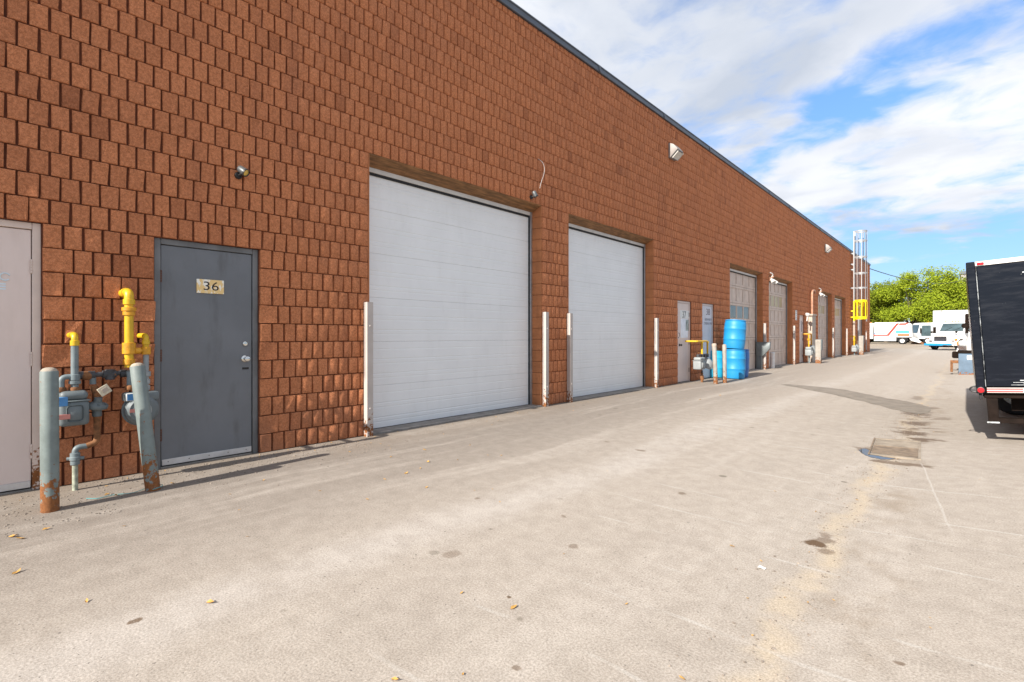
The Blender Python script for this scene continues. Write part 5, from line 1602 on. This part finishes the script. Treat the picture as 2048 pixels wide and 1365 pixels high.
def tree(loc, rx, ry, z0, z1, label, mat, seed, nleaf=16000, leaf=0.26):
    r = np.random.default_rng(seed)
    loc = Vector(loc)
    t_ = thing('broadleaf_tree', loc, label, 'tree', 'trees beyond the yard')
    H = z1 - z0
    tr = MB()
    tr.tube([loc + Vector((0, 0, -0.2)), loc + Vector((0.1, 0, z0 * 0.6)), loc + Vector((0.2, 0.1, z0 + H * 0.3)), loc + Vector((0.1, 0.2, z0 + H * 0.75))], [0.32, 0.26, 0.18, 0.05], 10)
    cl = []
    ncl = 46
    for k in range(ncl):
        while True:
            q = r.uniform(-1, 1, 3)
            if 0.25 < np.linalg.norm(q) < 1.0:
                break
        q[2] = q[2] * 0.95
        rad = r.uniform(0.16, 0.34)
        p = np.array([q[0] * rx * 0.86, q[1] * ry * 0.86, z0 + H * (0.5 + 0.42 * q[2])])
        cl.append((p, rad * min(rx, H * 0.6) * 0.8 + 0.35))
        if k % 3 == 0:
            tr.tube([loc + Vector((0.15, 0.1, z0 * 0.7 + H * 0.12 * r.random())), loc + Vector(p * np.array([0.5, 0.5, 0.75])), loc + Vector(p)], [0.11, 0.07, 0.02], 6)
    tr.build('trunk', M['bark'], t_)
    per = nleaf // ncl
    V_, F_ = [], []
    for p, rad in cl:
        n = int(per * (rad / 1.4) ** 1.3) + 40
        dirs = r.normal(size=(n, 3))
        dirs /= np.linalg.norm(dirs, axis=1)[:, None]
        rr = rad * (r.random(n) ** 0.45) * r.uniform(0.8, 1.25, n)
        c = p + dirs * rr[:, None] * np.array([1.1, 1.1, 0.85])
        nrm = dirs * 0.7 + np.array([0, -0.55, 0.75]) + r.normal(size=(n, 3)) * 0.55
        nrm /= np.linalg.norm(nrm, axis=1)[:, None]
        up = r.normal(size=(n, 3))
        a = np.cross(nrm, up)
        a /= np.linalg.norm(a, axis=1)[:, None] + 1e-9
        b_ = np.cross(nrm, a)
        s = leaf * r.uniform(0.6, 1.3, n)[:, None]
        V_.append(np.stack([c - a * s * 0.5, c + b_ * s * 0.34 + nrm * s * 0.1, c + a * s * 0.6, c - b_ * s * 0.34 + nrm * s * 0.1], 1))
    V_ = np.concatenate(V_)
    nq = len(V_)
    me = bpy.data.meshes.new('crown')
    me.vertices.add(nq * 4)
    me.vertices.foreach_set('co', V_.astype(np.float32).ravel())
    me.loops.add(nq * 4)
    me.loops.foreach_set('vertex_index', np.arange(nq * 4, dtype=np.int32))
    me.polygons.add(nq)
    me.polygons.foreach_set('loop_start', np.arange(0, nq * 4, 4, dtype=np.int32))
    me.update(calc_edges=True)
    me.materials.append(mat)
    o = bpy.data.objects.new('crown', me)
    COL.objects.link(o)
    o.parent = t_
for (px, y, rx, ry, z0, z1, lab, m, sd) in (
        (1772, 112, 4.6, 4.0, 1.6, 11.6, 'bright green tree beside the far building corner', 'leaf2', 11),
        (1822, 108, 4.8, 4.2, 1.2, 12.6, 'tall bright yellow-green tree behind the street sweepers', 'leaf', 12),
        (1872, 110, 4.6, 4.0, 2.0, 13.0, 'tallest yellow-green tree behind the white box truck', 'leaf', 13),
        (1915, 116, 4.2, 4.0, 2.2, 12.2, 'bright green tree half hidden by the black truck', 'leaf2', 14),
        (1965, 118, 5.2, 4.0, 2.0, 11.0, 'green tree hidden almost wholly behind the black truck', 'leaf2', 17),
        (1740, 118, 5.5, 4.0, 1.0, 10.5, 'green tree mostly hidden behind the warehouse corner', 'leaf2', 16)):
    tree((at(px, y), y, 0.0), rx, ry, z0, z1, lab, M[lab and m], sd)
# undergrowth below the trees
def hedge():
    r = np.random.default_rng(5)
    n = 26000
    y = r.uniform(116, 121, n)
    x0, x1 = at(1730, 118), at(1990, 118)
    x = r.uniform(x0, x1, n)
    z = r.random(n) ** 0.8 * (3.2 + 1.1 * np.sin(x * 0.7) + 0.6 * np.sin(x * 1.9 + 1))
    c = np.stack([x, y, z], 1)
    nrm = r.normal(size=(n, 3)) + np.array([0, -0.8, 0.5])
    nrm /= np.linalg.norm(nrm, axis=1)[:, None]
    a = np.cross(nrm, r.normal(size=(n, 3)))
    a /= np.linalg.norm(a, axis=1)[:, None]
    b_ = np.cross(nrm, a)
    s = 0.34 * r.uniform(0.6, 1.3, n)[:, None]
    V_ = np.stack([c - a * s * 0.5, c + b_ * s * 0.35, c + a * s * 0.6, c - b_ * s * 0.35], 1)
    me = bpy.data.meshes.new('undergrowth')
    me.from_pydata([tuple(q) for q in V_.reshape(-1, 3)], [], [(4 * i, 4 * i + 1, 4 * i + 2, 4 * i + 3) for i in range(n)])
    me.materials.append(M['leaf_dark'])
    o = bpy.data.objects.new('undergrowth', me)
    COL.objects.link(o)
    tag(o, 'dense dark undergrowth below the far trees', 'undergrowth', None, 'stuff')
hedge()

# far grey building behind the trees
M['far_wall'] = paint('far_wall', (0.30, 0.28, 0.26), 0.85, var=0.1, scale=0.4)
M['far_glass'] = paint('far_glass', (0.10, 0.12, 0.14), 0.2)
fx, fy = at(1922, 150), 150.0
t_ = thing('far_building', (fx + 9, fy, 0), 'grey flat-roofed building behind the trees at the black truck', 'building')
MB().box(fx, fx + 20, fy, fy + 14, 0, 14.6, 0.02).build('wall', M['far_wall'], t_)
MB().box(fx - 0.3, fx + 20.3, fy - 0.3, fy + 14.3, 14.601, 15.2, 0.02).build('roof', M['coping'], t_)
for i in range(5):
    for j in range(3):
        wn = MB().box(fx + 1 + i * 3.8, fx + 3.4 + i * 3.8, fy - 0.05, fy - 0.002, 2.4 + j * 4.2, 4.8 + j * 4.2).build('window', M['far_glass'], t_)

# overhead cable
c0 = Vector((WX + 0.02, END_Y - 0.1, W(1739.5, 538, 0).z))
far = Vector((at(1935, 100), 100.0, 9.4))
pts = []
for k in range(17):
    q = c0.lerp(far, k / 16)
    q.z -= 1.7 * 4 * (k / 16) * (1 - k / 16) * 0.5
    pts.append(q)
tag(MB().tube(pts, 0.030, 5).build('overhead_cable', M['ink'], loc=c0), 'black overhead cable running from the far building corner to the trees', 'cable')

# ------------------------------------------------------------------ litter on the ground
M['leaf_dry'] = paint('dry_leaf', (0.50, 0.28, 0.07), 0.8, var=0.3, scale=30)
def litter():
    b = MB()
    def leaf_at(x, y, s):
        z = gz(x) + 0.004
        a = random.uniform(0, 6.28)
        c, q = math.cos(a), math.sin(a)
        pts = [(-0.6, 0, 0.0), (-0.2, 0.28, 0.25), (0.35, 0.22, 0.15), (0.7, 0, 0.35), (0.3, -0.25, 0.2), (-0.25, -0.22, 0.05)]
        mid = b.bm.verts.new((x, y, z))
        vs = [b.bm.verts.new((x + (p[0] * c - p[1] * q) * s, y + (p[0] * q + p[1] * c) * s, z + p[2] * s * random.uniform(0.4, 1.4))) for p in pts]
        for i in range(6):
            b.bm.faces.new((mid, vs[i], vs[(i + 1) % 6]))
    for (px, py, s) in ((850, 901, 0.05), (856, 925, 0.05), (812, 948, 0.045), (840, 938, 0.04), (782, 915, 0.03), (915, 921, 0.035), (735, 1000, 0.035), (853, 976, 0.035), (92, 1060, 0.045), (25, 1075, 0.06), (42, 1079, 0.05), (32, 1147, 0.05), (420, 1207, 0.045), (173, 1205, 0.03), (1027, 1217, 0.045), (1465, 1094, 0.035), (790, 1362, 0.04), (345, 968, 0.035), (460, 990, 0.03), (248, 1054, 0.03), (640, 983, 0.03), (527, 962, 0.03), (1365, 1360, 0.03), (1003, 912, 0.03), (940, 890, 0.03), (700, 905, 0.03), (770, 960, 0.03), (215, 990, 0.05), (232, 992, 0.05), (1440, 792, 0.06), (1400, 800, 0.05)):
        p = G(px, py)
        leaf_at(p.x, p.y, s * 0.8)
    for k in range(230):
        u_ = random.random()
        if u_ < 0.45:
            y = random.uniform(0.5, 16)
            x = WX + 0.06 + abs(random.gauss(0, 0.30))
        elif u_ < 0.8:
            y = random.uniform(1, 20)
            x = -0.68 + random.gauss(0, 0.12)
        else:
            y = random.uniform(1, 14)
            x = random.uniform(-5, 1.2)
        leaf_at(x, y, random.uniform(0.008, 0.020))
    o = b.build('fallen_leaves', M['leaf_dry'], smooth=False)
    tag(o, 'dry yellow leaf litter scattered along the wall and gutter', 'leaves', None, 'stuff')
    g_ = MB()
    for k in range(1700):
        u_ = random.random()
        if u_ < 0.62:
            y = random.uniform(-0.3, 3.5) if random.random() < 0.75 else random.uniform(3, 14)
            x = WX + 0.04 + abs(random.gauss(0, 0.38))
            if y < 1.0:
                x = WX + 0.1 + random.uniform(0, 1.0)
        else:
            y = random.uniform(1.5, 12)
            x = -0.70 + random.gauss(0, 0.13)
        s = random.uniform(0.003, 0.009)
        r_ = bmesh.ops.create_icosphere(g_.bm, subdivisions=1, radius=s)
        for q in r_['verts']:
            q.co = Vector((x + q.co.x * random.uniform(0.7, 1.4), y + q.co.y * random.uniform(0.7, 1.4), gz(x) + 0.002 + q.co.z * 0.6))
    M['gravel'] = paint('gravel', (0.24, 0.20, 0.165), 0.95, var=0.5, scale=40)
    o = g_.build('gravel', M['gravel'], smooth=False)
    tag(o, 'loose grit along the foot of the wall and in the gutter', 'gravel', None, 'stuff')
litter()
p = G(1523, 1138)
sp = MB()
rings = []
for k in range(4):
    v_ = -0.020 + k * 0.013
    rings.append([Vector((p.x + v_, p.y - 0.011, gz(p.x) + 0.006 + 0.003 * math.sin(k * 1.4))), Vector((p.x + v_ + 0.004, p.y + 0.013, gz(p.x) + 0.010 + 0.003 * math.sin(k * 1.4 + 1)))])
sp.rings(rings, closed=False, caps=False)
tag(sp.build('paper_scrap', M['label_white'], loc=p), 'tiny white scrap of paper lying on the asphalt near the gutter', 'paper')
